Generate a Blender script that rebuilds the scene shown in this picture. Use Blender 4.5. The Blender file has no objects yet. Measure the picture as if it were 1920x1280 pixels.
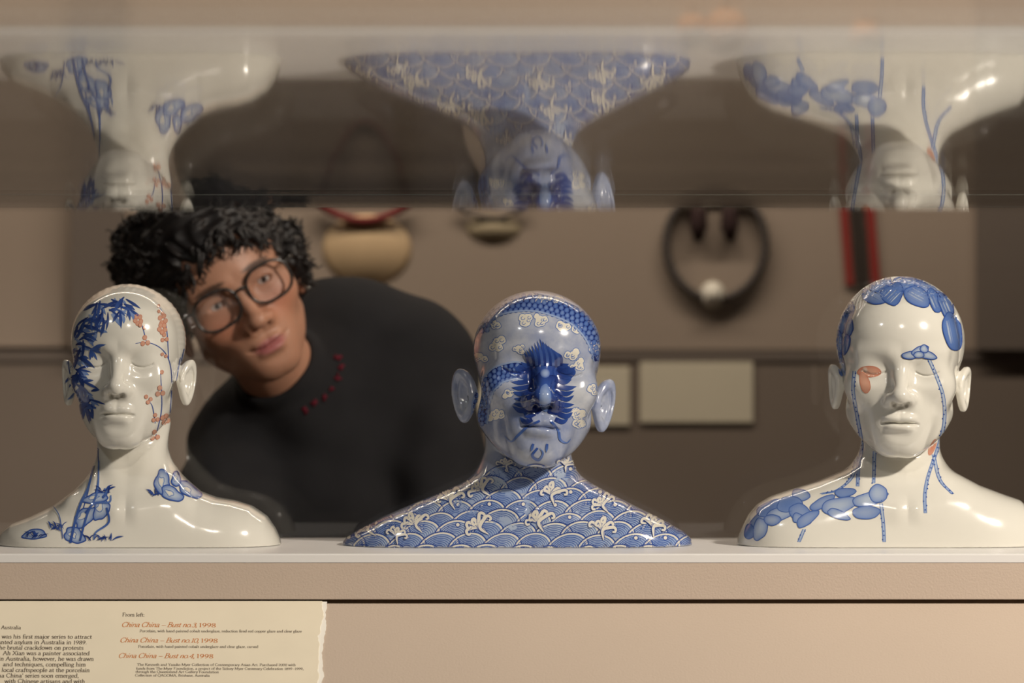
import bpy, math, random
import numpy as np
from mathutils import Vector, Matrix
from mathutils.bvhtree import BVHTree

# ------------------------------------------------------------------ camera, world, lights
scene = bpy.context.scene
COL = scene.collection
F = 7140.0                 # focal length in pixels of the 1920x1280 frame
CY = -4.2                  # camera depth
CZ = 1.2239                # camera height (shelf top is z = 1.0)
cam_d = bpy.data.cameras.new('camera')
cam_d.sensor_width = 36.0
cam_d.lens = 36.0 * F / 1920.0
cam_d.dof.use_dof = True
cam_d.dof.focus_distance = 4.06
cam_d.dof.aperture_fstop = 4.8
cam_d.clip_end = 60
cam = bpy.data.objects.new('camera', cam_d)
cam.location = (0, CY, CZ)
cam.rotation_euler = (math.pi / 2, 0, 0)
COL.objects.link(cam)
scene.camera = cam

scene.view_settings.view_transform = 'Standard'
scene.view_settings.look = 'None'
scene.view_settings.gamma = 1.0
scene.view_settings.use_curve_mapping = False
scene.view_settings.exposure = 0.0

world = bpy.data.worlds.new('world')
scene.world = world
world.use_nodes = True
world.node_tree.nodes['Background'].inputs[0].default_value = (1.0, 0.88, 0.76, 1)
world.node_tree.nodes['Background'].inputs[1].default_value = 0.04

def spot_light(loc, target, energy, size, angle, color=(1, 0.86, 0.70), blend=0.4):
    l = bpy.data.lights.new('gallery_spot', 'SPOT')
    l.energy = energy; l.color = color; l.shadow_soft_size = size
    l.spot_size = math.radians(angle); l.spot_blend = blend
    o = bpy.data.objects.new('gallery_spot_light', l)
    o.location = loc
    o.rotation_euler = (Vector(target) - Vector(loc)).to_track_quat('-Z', 'Y').to_euler()
    COL.objects.link(o)
    return o

def area_light(loc, target, energy, sx, sy, color=(1, 0.86, 0.70)):
    l = bpy.data.lights.new('gallery_panel', 'AREA')
    l.energy = energy; l.color = color; l.shape = 'RECTANGLE'; l.size = sx; l.size_y = sy
    o = bpy.data.objects.new('gallery_panel_light', l)
    o.location = loc
    o.rotation_euler = (Vector(target) - Vector(loc)).to_track_quat('-Z', 'Y').to_euler()
    COL.objects.link(o)
    return o

KEY = (1, 0.90, 0.775)
spot_light((2.0, -1.8, 2.65), (0.45, 0, 1.1), 400, 0.11, 42, KEY)
spot_light((-1.5, -1.9, 3.0), (-0.2, 0, 1.1), 22, 0.06, 40, (0.95, 0.95, 0.92))
spot_light((0.25, -2.9, 3.0), (0.1, 0, 1.05), 55, 0.05, 36, KEY)
# ceiling spots over the far wall showcase and over the visitor
area_light((-0.2, 1.75, 2.75), (-0.2, 2.6, 1.25), 44, 3.0, 0.08)
spot_light((1.0, 0.25, 2.8), (-0.30, 0.75, 1.25), 34, 0.08, 34, (1, 0.78, 0.6))

scene.cycles.transparent_max_bounces = 24
scene.cycles.max_bounces = 10

# ------------------------------------------------------------------ helpers
def W(px, py, y):
    """photo pixel -> world point at depth y"""
    s = F / (y - CY)
    return (( px - 960.0) / s, y, CZ + (640.0 - py) / s)

def tag(o, label=None, cat=None, group=None, kind=None):
    if label: o['label'] = label
    if cat: o['category'] = cat
    if group: o['group'] = group
    if kind: o['kind'] = kind
    return o

def empty(name, loc=(0, 0, 0)):
    o = bpy.data.objects.new(name, None)
    o.location = loc
    o.empty_display_size = 0.05
    COL.objects.link(o)
    return o

def link(name, me, mat=None, parent=None, smooth=False):
    o = bpy.data.objects.new(name, me)
    COL.objects.link(o)
    if mat: me.materials.append(mat)
    if parent:
        o.parent = parent
        o.matrix_parent_inverse = Matrix.Translation(-Vector(parent.location))
    if smooth and len(me.polygons):
        me.polygons.foreach_set('use_smooth', np.ones(len(me.polygons), dtype=bool))
    return o

def mesh_from(verts, faces, name='mesh'):
    me = bpy.data.meshes.new(name)
    me.from_pydata([tuple(v) for v in verts], [], faces)
    me.update()
    return me

def box_geo(lo, hi):
    x0, y0, z0 = lo; x1, y1, z1 = hi
    v = [(x0,y0,z0),(x1,y0,z0),(x1,y1,z0),(x0,y1,z0),(x0,y0,z1),(x1,y0,z1),(x1,y1,z1),(x0,y1,z1)]
    f = [(0,3,2,1),(4,5,6,7),(0,1,5,4),(1,2,6,5),(2,3,7,6),(3,0,4,7)]
    return v, f

def box(name, lo, hi, mat, parent=None, bevel=0.0):
    v, f = box_geo(lo, hi)
    o = link(name, mesh_from(v, f, name), mat, parent)
    if bevel > 0:
        m = o.modifiers.new('bevel', 'BEVEL'); m.width = bevel; m.segments = 2
    return o

def prism_yz(name, poly, x0, x1, mat, parent=None, bevel=0.0):
    """polygon in (y,z), extruded along x"""
    n = len(poly)
    v = [(x0, a, b) for a, b in poly] + [(x1, a, b) for a, b in poly]
    f = [tuple(range(n)), tuple(range(2*n-1, n-1, -1))] + [(i, i+n, (i+1) % n + n, (i+1) % n) for i in range(n)]
    me = mesh_from(v, f, name)
    import bmesh
    bm = bmesh.new(); bm.from_mesh(me); bmesh.ops.recalc_face_normals(bm, faces=bm.faces); bm.to_mesh(me); bm.free()
    o = link(name, me, mat, parent)
    if bevel > 0:
        m = o.modifiers.new('bevel', 'BEVEL'); m.width = bevel; m.segments = 2
    return o

def tube_geo(pts, r, sides=8, closed=False):
    """tube along a polyline; r is a number or a list"""
    P = [Vector(p) for p in pts]; n = len(P)
    R = r if hasattr(r, '__len__') else [r] * n
    V = []; Fc = []
    up = Vector((0.13, 0.31, 0.94)).normalized()
    for i in range(n):
        if closed: t = P[(i+1) % n] - P[i-1]
        else: t = P[min(i+1, n-1)] - P[max(i-1, 0)]
        t.normalize()
        a = t.cross(up)
        if a.length < 1e-4: a = t.cross(Vector((1, 0, 0)))
        a.normalize(); b = t.cross(a)
        for k in range(sides):
            q = 2*math.pi*k/sides
            V.append(P[i] + (a*math.cos(q) + b*math.sin(q)) * R[i])
    m = n if closed else n-1
    for i in range(m):
        j = (i+1) % n
        for k in range(sides):
            l = (k+1) % sides
            Fc.append((i*sides+k, i*sides+l, j*sides+l, j*sides+k))
    if not closed:
        Fc.append(tuple(range(sides-1, -1, -1))); Fc.append(tuple((n-1)*sides+k for k in range(sides)))
    return V, Fc

class Geo:
    def __init__(self): self.v = []; self.f = []
    def add(self, vf):
        o = len(self.v); self.v += list(vf[0]); self.f += [tuple(i+o for i in q) for q in vf[1]]
        return self
    def build(self, name, mat, parent=None, smooth=True):
        return link(name, mesh_from(self.v, self.f, name), mat, parent, smooth)

# ------------------------------------------------------------------ materials
def new_mat(name):
    m = bpy.data.materials.new(name); m.use_nodes = True
    return m, m.node_tree, m.node_tree.nodes['Principled BSDF']

def plain(name, col, rough=0.6, spec=0.5, noise=0.0, scale=30, bump=0.0, bscale=300, metal=0.0):
    m, nt, b = new_mat(name)
    b.inputs['Roughness'].default_value = rough
    b.inputs['Specular IOR Level'].default_value = spec
    b.inputs['Metallic'].default_value = metal
    b.inputs['Base Color'].default_value = (*col, 1)
    tc = nt.nodes.new('ShaderNodeTexCoord')
    if noise > 0:
        n = nt.nodes.new('ShaderNodeTexNoise'); n.inputs['Scale'].default_value = scale; n.inputs['Detail'].default_value = 5
        nt.links.new(tc.outputs['Object'], n.inputs['Vector'])
        r = nt.nodes.new('ShaderNodeMix'); r.data_type = 'RGBA'
        r.inputs[6].default_value = (*[c*(1-noise) for c in col], 1)
        r.inputs[7].default_value = (*[min(1, c*(1+noise)) for c in col], 1)
        nt.links.new(n.outputs['Fac'], r.inputs[0]); nt.links.new(r.outputs[2], b.inputs['Base Color'])
    if bump > 0:
        n = nt.nodes.new('ShaderNodeTexNoise'); n.inputs['Scale'].default_value = bscale; n.inputs['Detail'].default_value = 3
        nt.links.new(tc.outputs['Object'], n.inputs['Vector'])
        bp = nt.nodes.new('ShaderNodeBump'); bp.inputs['Strength'].default_value = bump; bp.inputs['Distance'].default_value = 0.001
        nt.links.new(n.outputs['Fac'], bp.inputs['Height']); nt.links.new(bp.outputs['Normal'], b.inputs['Normal'])
    return m

def glass_mat(name, rough=0.0, tint=(1, 1, 1), base=0.04, wobble=0.0):
    """clear pane: Schlick Fresnel between a mirror and clear transmission"""
    m = bpy.data.materials.new(name); m.use_nodes = True
    nt = m.node_tree; nt.nodes.clear()
    out = nt.nodes.new('ShaderNodeOutputMaterial')
    tr = nt.nodes.new('ShaderNodeBsdfTransparent'); tr.inputs[0].default_value = (*tint, 1)
    gl = nt.nodes.new('ShaderNodeBsdfGlossy'); gl.inputs['Roughness'].default_value = rough
    geo = nt.nodes.new('ShaderNodeNewGeometry')
    dot = nt.nodes.new('ShaderNodeVectorMath'); dot.operation = 'DOT_PRODUCT'
    nt.links.new(geo.outputs['Incoming'], dot.inputs[0]); nt.links.new(geo.outputs['True Normal'], dot.inputs[1])
    def mth(op, a, b=None):
        n = nt.nodes.new('ShaderNodeMath'); n.operation = op
        for i, q in enumerate((a, b)):
            if q is None: continue
            if isinstance(q, (int, float)): n.inputs[i].default_value = q
            else: nt.links.new(q, n.inputs[i])
        return n.outputs[0]
    c = mth('ABSOLUTE', dot.outputs['Value'])
    p = mth('POWER', mth('SUBTRACT', 1.0, c), 5.0)
    fac = mth('ADD', mth('MULTIPLY', p, 1-base), base)
    mix = nt.nodes.new('ShaderNodeMixShader')
    nt.links.new(fac, mix.inputs[0]); nt.links.new(tr.outputs[0], mix.inputs[1]); nt.links.new(gl.outputs[0], mix.inputs[2])
    nt.links.new(mix.outputs[0], out.inputs[0])
    if wobble > 0:
        tc = nt.nodes.new('ShaderNodeTexCoord')
        mp = nt.nodes.new('ShaderNodeMapping'); mp.inputs['Scale'].default_value = (260, 2.0, 1)
        n = nt.nodes.new('ShaderNodeTexNoise'); n.inputs['Scale'].default_value = 1.0; n.inputs['Detail'].default_value = 2
        nt.links.new(tc.outputs['Object'], mp.inputs[0]); nt.links.new(mp.outputs[0], n.inputs['Vector'])
        bp = nt.nodes.new('ShaderNodeBump'); bp.inputs['Strength'].default_value = wobble; bp.inputs['Distance'].default_value = 0.0004
        nt.links.new(n.outputs['Fac'], bp.inputs['Height']); nt.links.new(bp.outputs['Normal'], gl.inputs['Normal'])
    return m

def porcelain(name, base, wash=None, wash_lo=0.35, wash_hi=0.7, wscale=14, attr=False):
    m, nt, b = new_mat(name)
    b.inputs['Base Color'].default_value = (*base, 1)
    b.inputs['Roughness'].default_value = 0.16
    b.inputs['Specular IOR Level'].default_value = 0.5
    b.inputs['Coat Weight'].default_value = 0.7
    b.inputs['Coat Roughness'].default_value = 0.03
    b.inputs['Subsurface Weight'].default_value = 0.0
    tc = nt.nodes.new('ShaderNodeTexCoord')
    if attr:
        a = nt.nodes.new('ShaderNodeAttribute'); a.attribute_name = 'paint'
        nt.links.new(a.outputs['Color'], b.inputs['Base Color'])
    elif wash:
        n = nt.nodes.new('ShaderNodeTexNoise'); n.inputs['Scale'].default_value = wscale; n.inputs['Detail'].default_value = 8
        n.inputs['Roughness'].default_value = 0.65
        nt.links.new(tc.outputs['Object'], n.inputs['Vector'])
        cr = nt.nodes.new('ShaderNodeValToRGB')
        cr.color_ramp.elements[0].position = wash_lo; cr.color_ramp.elements[0].color = (*base, 1)
        cr.color_ramp.elements[1].position = wash_hi; cr.color_ramp.elements[1].color = (*wash, 1)
        nt.links.new(n.outputs['Fac'], cr.inputs[0]); nt.links.new(cr.outputs[0], b.inputs['Base Color'])
    n2 = nt.nodes.new('ShaderNodeTexNoise'); n2.inputs['Scale'].default_value = 60; n2.inputs['Detail'].default_value = 2
    nt.links.new(tc.outputs['Object'], n2.inputs['Vector'])
    bp = nt.nodes.new('ShaderNodeBump'); bp.inputs['Strength'].default_value = 0.06; bp.inputs['Distance'].default_value = 0.002
    nt.links.new(n2.outputs['Fac'], bp.inputs['Height'])
    nt.links.new(bp.outputs['Normal'], b.inputs['Normal']); nt.links.new(bp.outputs['Normal'], b.inputs['Coat Normal'])
    return m

M = {}
M['fascia'] = plain('painted_fascia', (0.60, 0.485, 0.395), 0.75, 0.3, 0.04, 8, 0.35, 420)
M['rail'] = plain('painted_rail', (0.50, 0.405, 0.325), 0.75, 0.3, 0.04, 8, 0.3, 420)
M['shelf'] = plain('white_shelf', (0.86, 0.84, 0.82), 0.35, 0.5)
M['gap'] = plain('shadow_gap', (0.22, 0.16, 0.11), 0.9, 0.2)
M['glass'] = glass_mat('vitrine_glass')
M['edge'] = plain('glass_edge', (0.20, 0.21, 0.19), 0.2, 0.5)
M['reflector'] = glass_mat('reflector_acrylic', 0.025, (0.93, 0.93, 0.92), 0.05)
M['steel'] = plain('brushed_steel', (0.35, 0.34, 0.33), 0.35, 0.5, metal=1.0)
M['white'] = porcelain('white_porcelain', (0.76, 0.735, 0.66))
M['bluewash'] = porcelain('blue_washed_porcelain', (0.58, 0.60, 0.64), (0.13, 0.19, 0.40), 0.30, 0.76, 17)
M['paint'] = porcelain('cobalt_painting', (0.05, 0.1, 0.4), attr=True)
M['board'] = plain('far_backboard', (0.36, 0.29, 0.235), 0.8, 0.2, 0.05, 3)
M['darkwall'] = plain('dark_gallery_wall', (0.21, 0.17, 0.14), 0.85, 0.2, 0.05, 3)
M['mullion'] = plain('dark_post', (0.17, 0.14, 0.12), 0.7, 0.2)
M['floor'] = plain('gallery_floor', (0.09, 0.075, 0.065), 0.5, 0.4, 0.1, 5)
M['ceiling'] = plain('gallery_ceiling', (0.05, 0.045, 0.04), 0.9, 0.2)
M['label'] = plain('cream_label', (0.62, 0.56, 0.43), 0.8, 0.2, 0.03, 10)
M['card'] = plain('cream_card', (0.76, 0.68, 0.53), 0.85, 0.15, 0.05, 22)
M['ink'] = plain('dark_ink', (0.10, 0.075, 0.055), 0.8, 0.2)
M['orange'] = plain('orange_ink', (0.56, 0.20, 0.055), 0.8, 0.2)

# ------------------------------------------------------------------ setting
X0, X1 = -4.0, 4.0
def struct(o): return tag(o, kind='structure')
struct(box('floor', (X0, -6.2, -0.1), (X1, 2.9, 0.0), M['floor']))
struct(box('ceiling', (X0, -6.2, 3.3), (X1, 2.9, 3.4), M['ceiling']))
struct(box('wall_back', (X0, 2.75, 0.0), (X1, 2.9, 3.3), M['darkwall']))
struct(box('wall_left', (X0-0.1, -6.2, 0.0), (X0, 2.9, 3.3), M['darkwall']))
struct(box('wall_right', (X1, -6.2, 0.0), (X1+0.1, 2.9, 3.3), M['darkwall']))
struct(box('wall_front', (X0, -6.3, 0.0), (X1, -6.2, 3.3), M['darkwall']))

# plinth with slab, shadow gap and sloping reading rail
SF, SB = -0.203, 0.150
PW = 1.25
pl = empty('display_plinth', (0, 0, 0))
tag(pl, 'long beige painted display plinth with a thin white top under the glass case', 'plinth')
box('shelf_top', (-PW, SF, 0.992), (PW, SB, 1.0), M['shelf'], pl)
box('fascia', (-PW, SF+0.0005, 0.953), (PW, SB, 0.992), M['fascia'], pl, 0.0008)
box('shadow_gap', (-PW, SF+0.008, 0.945), (PW, SB, 0.953), M['gap'], pl)
RZ = 0.9493
box('plinth_body', (-PW, SF+0.002, 0.0), (PW, SB, 0.945), M['rail'], pl)
rr_ = empty('reading_rail', (0, SF, 0))
tag(rr_, 'sloping beige reading rail along the front of the display plinth', 'rail')
prism_yz('sloping_panel', [(SF-0.0002, RZ), (SF-0.21, RZ-0.21), (SF-0.21, RZ-0.25), (SF-0.0002, RZ-0.25)], -PW, PW, M['rail'], rr_, 0.0006)
box('rail_support', (-PW, SF-0.16, 0.0), (PW, SF-0.0002, RZ-0.25), M['rail'], rr_)

# glass case over the busts
LZ = 1.377
vt = empty('glass_case', (0, 0, 1.0))
tag(vt, 'clear frameless glass case enclosing the three busts on the plinth', 'glass case')
box('front_pane', (-PW+0.01, SF+0.004, 1.0), (PW-0.01, SF+0.010, LZ), M['glass'], vt)
box('back_pane', (-PW+0.01, SB-0.010, 1.0), (PW-0.01, SB-0.004, LZ), M['glass'], vt)
box('side_pane', (-PW+0.004, SF+0.011, 1.0), (-PW+0.010, SB-0.011, LZ), M['glass'], vt)
box('side_pane', (PW-0.010, SF+0.011, 1.0), (PW-0.004, SB-0.011, LZ), M['glass'], vt)
box('lid', (-PW+0.004, SF+0.004, LZ), (PW-0.004, SB-0.004, LZ+0.006), M['glass'], vt)
box('lid_edge', (-PW+0.004, SF+0.003, LZ+0.0005), (PW-0.004, SF+0.0035, LZ+0.0015), M['edge'], vt)
box('lid_edge', (-PW+0.004, SB-0.0035, LZ+0.0005), (PW-0.004, SB-0.003, LZ+0.0015), M['edge'], vt)
box('channel', (-PW+0.004, SF+0.0005, 1.0), (PW-0.004, SF+0.0035, 1.0012), M['shelf'], vt)

# sloping acrylic canopy added to mirror the busts, on four posts beyond the frame
TS = math.tan(math.radians(2.0))
def cz(y): return 1.3200 + TS * (-1.509 - y)
ca = empty('added_reflector', (0, -2.15, 0))
tag(ca, 'large sloping clear acrylic canopy on four steel posts added to mirror the busts', 'reflector')
ya, yb = -1.490, -2.82
hw = 1.30
TH = 0.010
v = [(-hw, ya, cz(ya)), (hw, ya, cz(ya)), (hw, yb, cz(yb)), (-hw, yb, cz(yb))]
v += [(a, b, c+TH) for a, b, c in v]
link('reflector_sheet', mesh_from(v, [(0,1,2,3),(7,6,5,4),(0,4,5,1),(1,5,6,2),(2,6,7,3),(3,7,4,0)]), M['reflector'], ca)
for px_, py_ in ((-hw+0.02, ya-0.03), (hw-0.02, ya-0.03), (-hw+0.02, yb+0.03), (hw-0.02, yb+0.03)):
    g = Geo(); g.add(tube_geo([(px_, py_, 0.012), (px_, py_, cz(py_)-0.001)], 0.009, 12))
    g.add(tube_geo([(px_, py_, 0.0), (px_, py_, 0.012)], 0.05, 20))
    g.build('post', M['steel'], ca, False)

# ------------------------------------------------------------------ signed distance modelling
f32 = np.float32
def smin(a, b, k):
    h = np.clip(0.5 + 0.5*(b-a)/k, 0, 1)
    return b*(1-h) + a*h - k*h*(1-h)
def smax(a, b, k): return -smin(-a, -b, k)
def ell(x, y, z, c, r):
    a = (x-c[0])/r[0]; b = (y-c[1])/r[1]; g = (z-c[2])/r[2]
    k0 = np.sqrt(a*a+b*b+g*g)
    k1 = np.sqrt((a/r[0])**2+(b/r[1])**2+(g/r[2])**2) + 1e-9
    return k0*(k0-1)/k1
def cone(x, y, z, A, B, ra, rb):
    ax, ay, az = A; bx, by, bz = B[0]-ax, B[1]-ay, B[2]-az
    px, py, pz = x-ax, y-ay, z-az
    t = np.clip((px*bx+py*by+pz*bz)/(bx*bx+by*by+bz*bz), 0, 1)
    return np.sqrt((px-t*bx)**2+(py-t*by)**2+(pz-t*bz)**2) - (ra+(rb-ra)*t)

def head_sdf(x, y, z, P):
    """head in life-size metres, x to the viewer's right, y forward out of the face, z up, eyes at z=0"""
    g = P.get
    z = np.where(z > 0, z/g('crown', 1.0), z/g('lower', 1.0))
    ax = np.abs(x)
    d = ell(x, y, z, (0, -0.014, 0.033), (0.0725, 0.094, 0.080))
    d = smin(d, ell(x, y, z, (0, 0.026, -0.026), (0.060, 0.060, 0.078)), 0.03)
    d = smin(d, ell(x, y, z, (0, 0.040, 0.042), (0.056, 0.044, 0.046)), 0.03)
    jw = g('jaw', 0.046)
    d = smin(d, cone(ax, y, z, (jw, 0.004, -0.056), (0.014, 0.058, -0.094), 0.017, 0.014), 0.025)
    d = smin(d, ell(x, y, z, (0, 0.066, -0.093), (0.021, 0.017, 0.0165)), 0.016)
    d = smin(d, ell(ax, y, z, (0.042, 0.054, -0.022), (0.020, 0.021, 0.019)), 0.024)
    # eye sockets, brow, lids
    d = smax(d, -ell(ax, y, z, (0.031, 0.0945, -0.001), (0.021, 0.020, 0.0135)), 0.016)
    d = smin(d, cone(ax, y, z, (0.012, 0.078, 0.0165), (0.044, 0.064, 0.018), 0.0065, 0.006), 0.016)
    er = g('eyer', 0.0158)
    d = smin(d, np.sqrt((ax-0.0305)**2*0.86+((y-0.0630))**2+((z+0.001)*1.10)**2)-er, 0.013)
    if not g('open'):
        q = (ax-0.0305)/0.0150
        zc = -0.0092+0.0056*q*q
        dd = (z-zc)/np.sqrt(1+(0.0112*q/0.0150)**2)
        d = d + np.where(y > 0.03, 0.0015*np.exp(-(dd/0.00105)**2)*np.clip((1.0-q*q)*3, 0, 1), 0)
    else:
        d = smax(d, -ell(ax, y, z, (0.0305, 0.080, -0.0015), (0.0115, 0.008, 0.0042)), 0.002)
    # nose
    nw = g('nosew', 1.0)
    d = smin(d, cone(x, y, z, (0, 0.0775, 0.008), (0, 0.1005, -0.033), 0.0058, 0.0082), 0.013)
    d = smin(d, ell(x, y, z, (0, 0.1025, -0.0365), (0.0098*nw, 0.0095, 0.0088)), 0.007)
    d = smin(d, ell(ax, y, z, (0.0122*nw, 0.0895, -0.0395), (0.0066, 0.0105, 0.0075)), 0.0095)
    d = smax(d, -ell(ax, y, z, (0.0070*nw, 0.0970, -0.0472), (0.0045, 0.0072, 0.0054)), 0.0025)
    # mouth
    lp = g('lips', 1.0)
    d = smin(d, ell(x, y, z, (0, 0.066, -0.066), (0.034, 0.023, 0.030)), 0.018)
    d = smin(d, ell(ax, y, z, (0.0055, 0.0860, -0.0632), (0.0130, 0.0085, 0.0056*lp)), 0.0055)
    d = smin(d, ell(x, y, z, (0, 0.0862, -0.0752), (0.0158, 0.0090, 0.0072*lp)), 0.0055)
    sm = g('smile', 0.0); mw = g('mw', 1.0)
    q = ax/(0.0228*mw)
    zm = -0.0688 - 0.0008*np.exp(-(ax/0.004)**2) - (0.0012-sm)*q*q
    d = d + np.where(y > 0.04, 0.0030*np.exp(-((z-zm)/0.0016)**2)*np.clip((1.06-q**2)*2.2, 0, 1), 0)
    d = smax(d, -cone(x, y, z, (0, 0.0955, -0.050), (0, 0.0975, -0.0585), 0.0020, 0.0024), 0.004)
    d = smax(d, -ell(x, y, z, (0, 0.1005, -0.0855), (0.018, 0.010, 0.0055)), 0.010)
    # ears
    es = g('ear', 0.86); eo = g('ear_out', 0.62)
    c, s = math.cos(eo), math.sin(eo)
    ex = (ax-0.070)/es; ey = (y+0.004)/es; ez = (z-g('ear_z', -0.022))/es
    t = ex*s - ey*c; n = ex*c + ey*s
    t = t - 0.15*ez
    sh = np.where(ez > 0, 0.0320, 0.0340)
    q2 = np.sqrt(((t-0.015)/np.where(ez > 0, 0.0195, np.maximum(0.0190+0.16*np.minimum(ez, 0), 0.010)))**2 + (ez/sh)**2)
    e2 = (q2-1)*0.0175
    bow = -0.25*(t-0.01)**2/0.02
    plate = smax(e2, np.abs(n-bow)-0.0022, 0.003)
    rim = np.sqrt((e2+0.0034)**2+(n-bow-0.0046)**2)-0.0035
    rim = np.where(t < -0.004, 0.02, rim)
    anti = np.sqrt(((np.sqrt(((t-0.010)/0.010)**2+((ez+0.001)/0.0185)**2)-1)*0.011)**2+(n-bow-0.002)**2)-0.0026
    anti = np.where(t < 0.006, 0.02, anti)
    ear = smin(smin(plate, rim, 0.003), anti, 0.004)
    ear = smin(ear, np.sqrt((t-0.001)**2+(ez+0.002)**2*0.5+(n-0.001)**2)-0.0048, 0.004)
    ear = smax(ear, -(np.sqrt(((t-0.0095)/0.0065)**2+((ez+0.004)/0.011)**2+((n-bow-0.0048)/0.0056)**2)-1)*0.0056, 0.002)
    d = smin(d, ear*es, 0.006)
    return d

def mesh_sdf(fn, lo, hi, h, name, project=1):
    """sparse surface nets of fn (arrays x,y,z -> distance)"""
    lo = np.array(lo, f32); hi = np.array(hi, f32)
    R = 4
    nc = np.ceil((hi-lo)/(h*R)).astype(int)
    H = h*R
    gx, gy, gz = [lo[i] + H*np.arange(nc[i]+1, dtype=f32) for i in range(3)]
    X, Y, Z = np.meshgrid(gx, gy, gz, indexing='ij')
    D = fn(X.ravel(), Y.ravel(), Z.ravel()).reshape(X.shape)
    near = np.abs(D) < H*1.6
    sgn = D < 0
    act = np.zeros(tuple(nc), bool); pos = np.zeros(tuple(nc), bool); neg = np.zeros(tuple(nc), bool)
    for i in (0, 1):
        for j in (0, 1):
            for k in (0, 1):
                sl = (slice(i, i+nc[0]), slice(j, j+nc[1]), slice(k, k+nc[2]))
                act |= near[sl]; pos |= ~sgn[sl]; neg |= sgn[sl]
    act |= pos & neg
    nf = nc*R
    cells = np.repeat(np.repeat(np.repeat(act, R, 0), R, 1), R, 2)
    nm = np.zeros(tuple(nf+1), bool)
    for i in (0, 1):
        for j in (0, 1):
            for k in (0, 1):
                nm[i:i+nf[0], j:j+nf[1], k:k+nf[2]] |= cells
    idx = np.nonzero(nm)
    P = [lo[i] + f32(h)*idx[i].astype(f32) for i in range(3)]
    V = np.ones(tuple(nf+1), f32)
    V[idx] = np.concatenate([fn(*[q[s:s+400000] for q in P]) for s in range(0, len(P[0]), 400000)])
    S = V < 0
    # cells with mixed signs
    cnt = np.zeros(tuple(nf), np.uint8)
    for i in (0, 1):
        for j in (0, 1):
            for k in (0, 1):
                cnt += S[i:i+nf[0], j:j+nf[1], k:k+nf[2]]
    cm = cells & (cnt > 0) & (cnt < 8)
    ci = np.nonzero(cm)
    N = len(ci[0])
    acc = np.zeros((N, 3), f32); num = np.zeros(N, f32)
    corners = [(i, j, k) for i in (0, 1) for j in (0, 1) for k in (0, 1)]
    for a in corners:
        for ax_ in range(3):
            if a[ax_]: continue
            b = list(a); b[ax_] = 1
            va = V[ci[0]+a[0], ci[1]+a[1], ci[2]+a[2]]; vb = V[ci[0]+b[0], ci[1]+b[1], ci[2]+b[2]]
            m = (va < 0) != (vb < 0)
            t = np.where(m, va/np.where(m, va-vb, 1), 0)
            pa = np.tile(np.array(a, f32), (N, 1)); pa[:, ax_] += t
            acc += pa*m[:, None]; num += m
    pts = acc/num[:, None] + np.stack(ci, 1).astype(f32)
    pts = lo + pts*f32(h)
    for _ in range(project):
        e = f32(h*0.5)
        x, y, z = pts[:, 0], pts[:, 1], pts[:, 2]
        d0 = fn(x, y, z)
        G = np.stack([fn(x+e, y, z)-d0, fn(x, y+e, z)-d0, fn(x, y, z+e)-d0], 1)/e
        n2 = np.maximum((G*G).sum(1), 0.05)
        st = -(d0/n2)[:, None]*G
        ln = np.sqrt((st*st).sum(1))[:, None]
        pts = pts + np.nan_to_num(st*np.minimum(1, 0.6*h/np.maximum(ln, 1e-9)))
    vid = np.full(tuple(nf), -1, np.int32); vid[ci] = np.arange(N, dtype=np.int32)
    quads = []
    for a in range(3):
        u, w = (a+1) % 3, (a+2) % 3
        sl0 = [slice(None)]*3; sl1 = [slice(None)]*3
        sl0[a] = slice(0, nf[a]); sl1[a] = slice(1, nf[a]+1)
        s0 = S[tuple(sl0)]; s1 = S[tuple(sl1)]
        m = s0 != s1
        e = np.array(np.nonzero(m))
        ok = (e[u] > 0) & (e[w] > 0) & (e[u] < nf[u]) & (e[w] < nf[w])
        e = e[:, ok]
        flip = s0[tuple(e)]
        def at(du, dw):
            q = e.copy(); q[u] -= du; q[w] -= dw
            return vid[tuple(q)]
        q = np.stack([at(1, 1), at(0, 1), at(0, 0), at(1, 0)], 1)
        good = (q >= 0).all(1); q = q[good]; flip = flip[good]
        q = np.where(flip[:, None], q, q[:, ::-1])
        quads.append(q)
    Q = np.concatenate(quads).astype(np.int32)
    me = bpy.data.meshes.new(name)
    me.vertices.add(N); me.vertices.foreach_set('co', pts.astype(f32).ravel())
    me.loops.add(len(Q)*4); me.loops.foreach_set('vertex_index', Q.ravel())
    me.polygons.add(len(Q))
    me.polygons.foreach_set('loop_start', np.arange(0, len(Q)*4, 4, dtype=np.int32))
    me.polygons.foreach_set('loop_total', np.full(len(Q), 4, np.int32))
    me.polygons.foreach_set('use_smooth', np.ones(len(Q), bool))
    me.update(calc_edges=True)
    me['np_n'] = N
    return me, pts, Q

def rot_xyz(rx, ry, rz):
    return np.array((Matrix.Rotation(rz, 3, 'Z') @ Matrix.Rotation(ry, 3, 'Y') @ Matrix.Rotation(rx, 3, 'X')), f32)

def to_head(x, y, z, c, Rm, sc):
    """world -> head space (head forward = -y world when unrotated)"""
    px, py, pz = x-c[0], y-c[1], z-c[2]
    # inverse rotation = transpose
    lx = Rm[0,0]*px + Rm[1,0]*py + Rm[2,0]*pz
    ly = Rm[0,1]*px + Rm[1,1]*py + Rm[2,1]*pz
    lz = Rm[0,2]*px + Rm[1,2]*py + Rm[2,2]*pz
    return lx/sc[0], -ly/sc[1], lz/sc[2]

# ------------------------------------------------------------------ busts
S0 = 1700.0
def bx(px): return (px-960.0)/S0
def bz(py): return (1027.0-py)/S0

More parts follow.
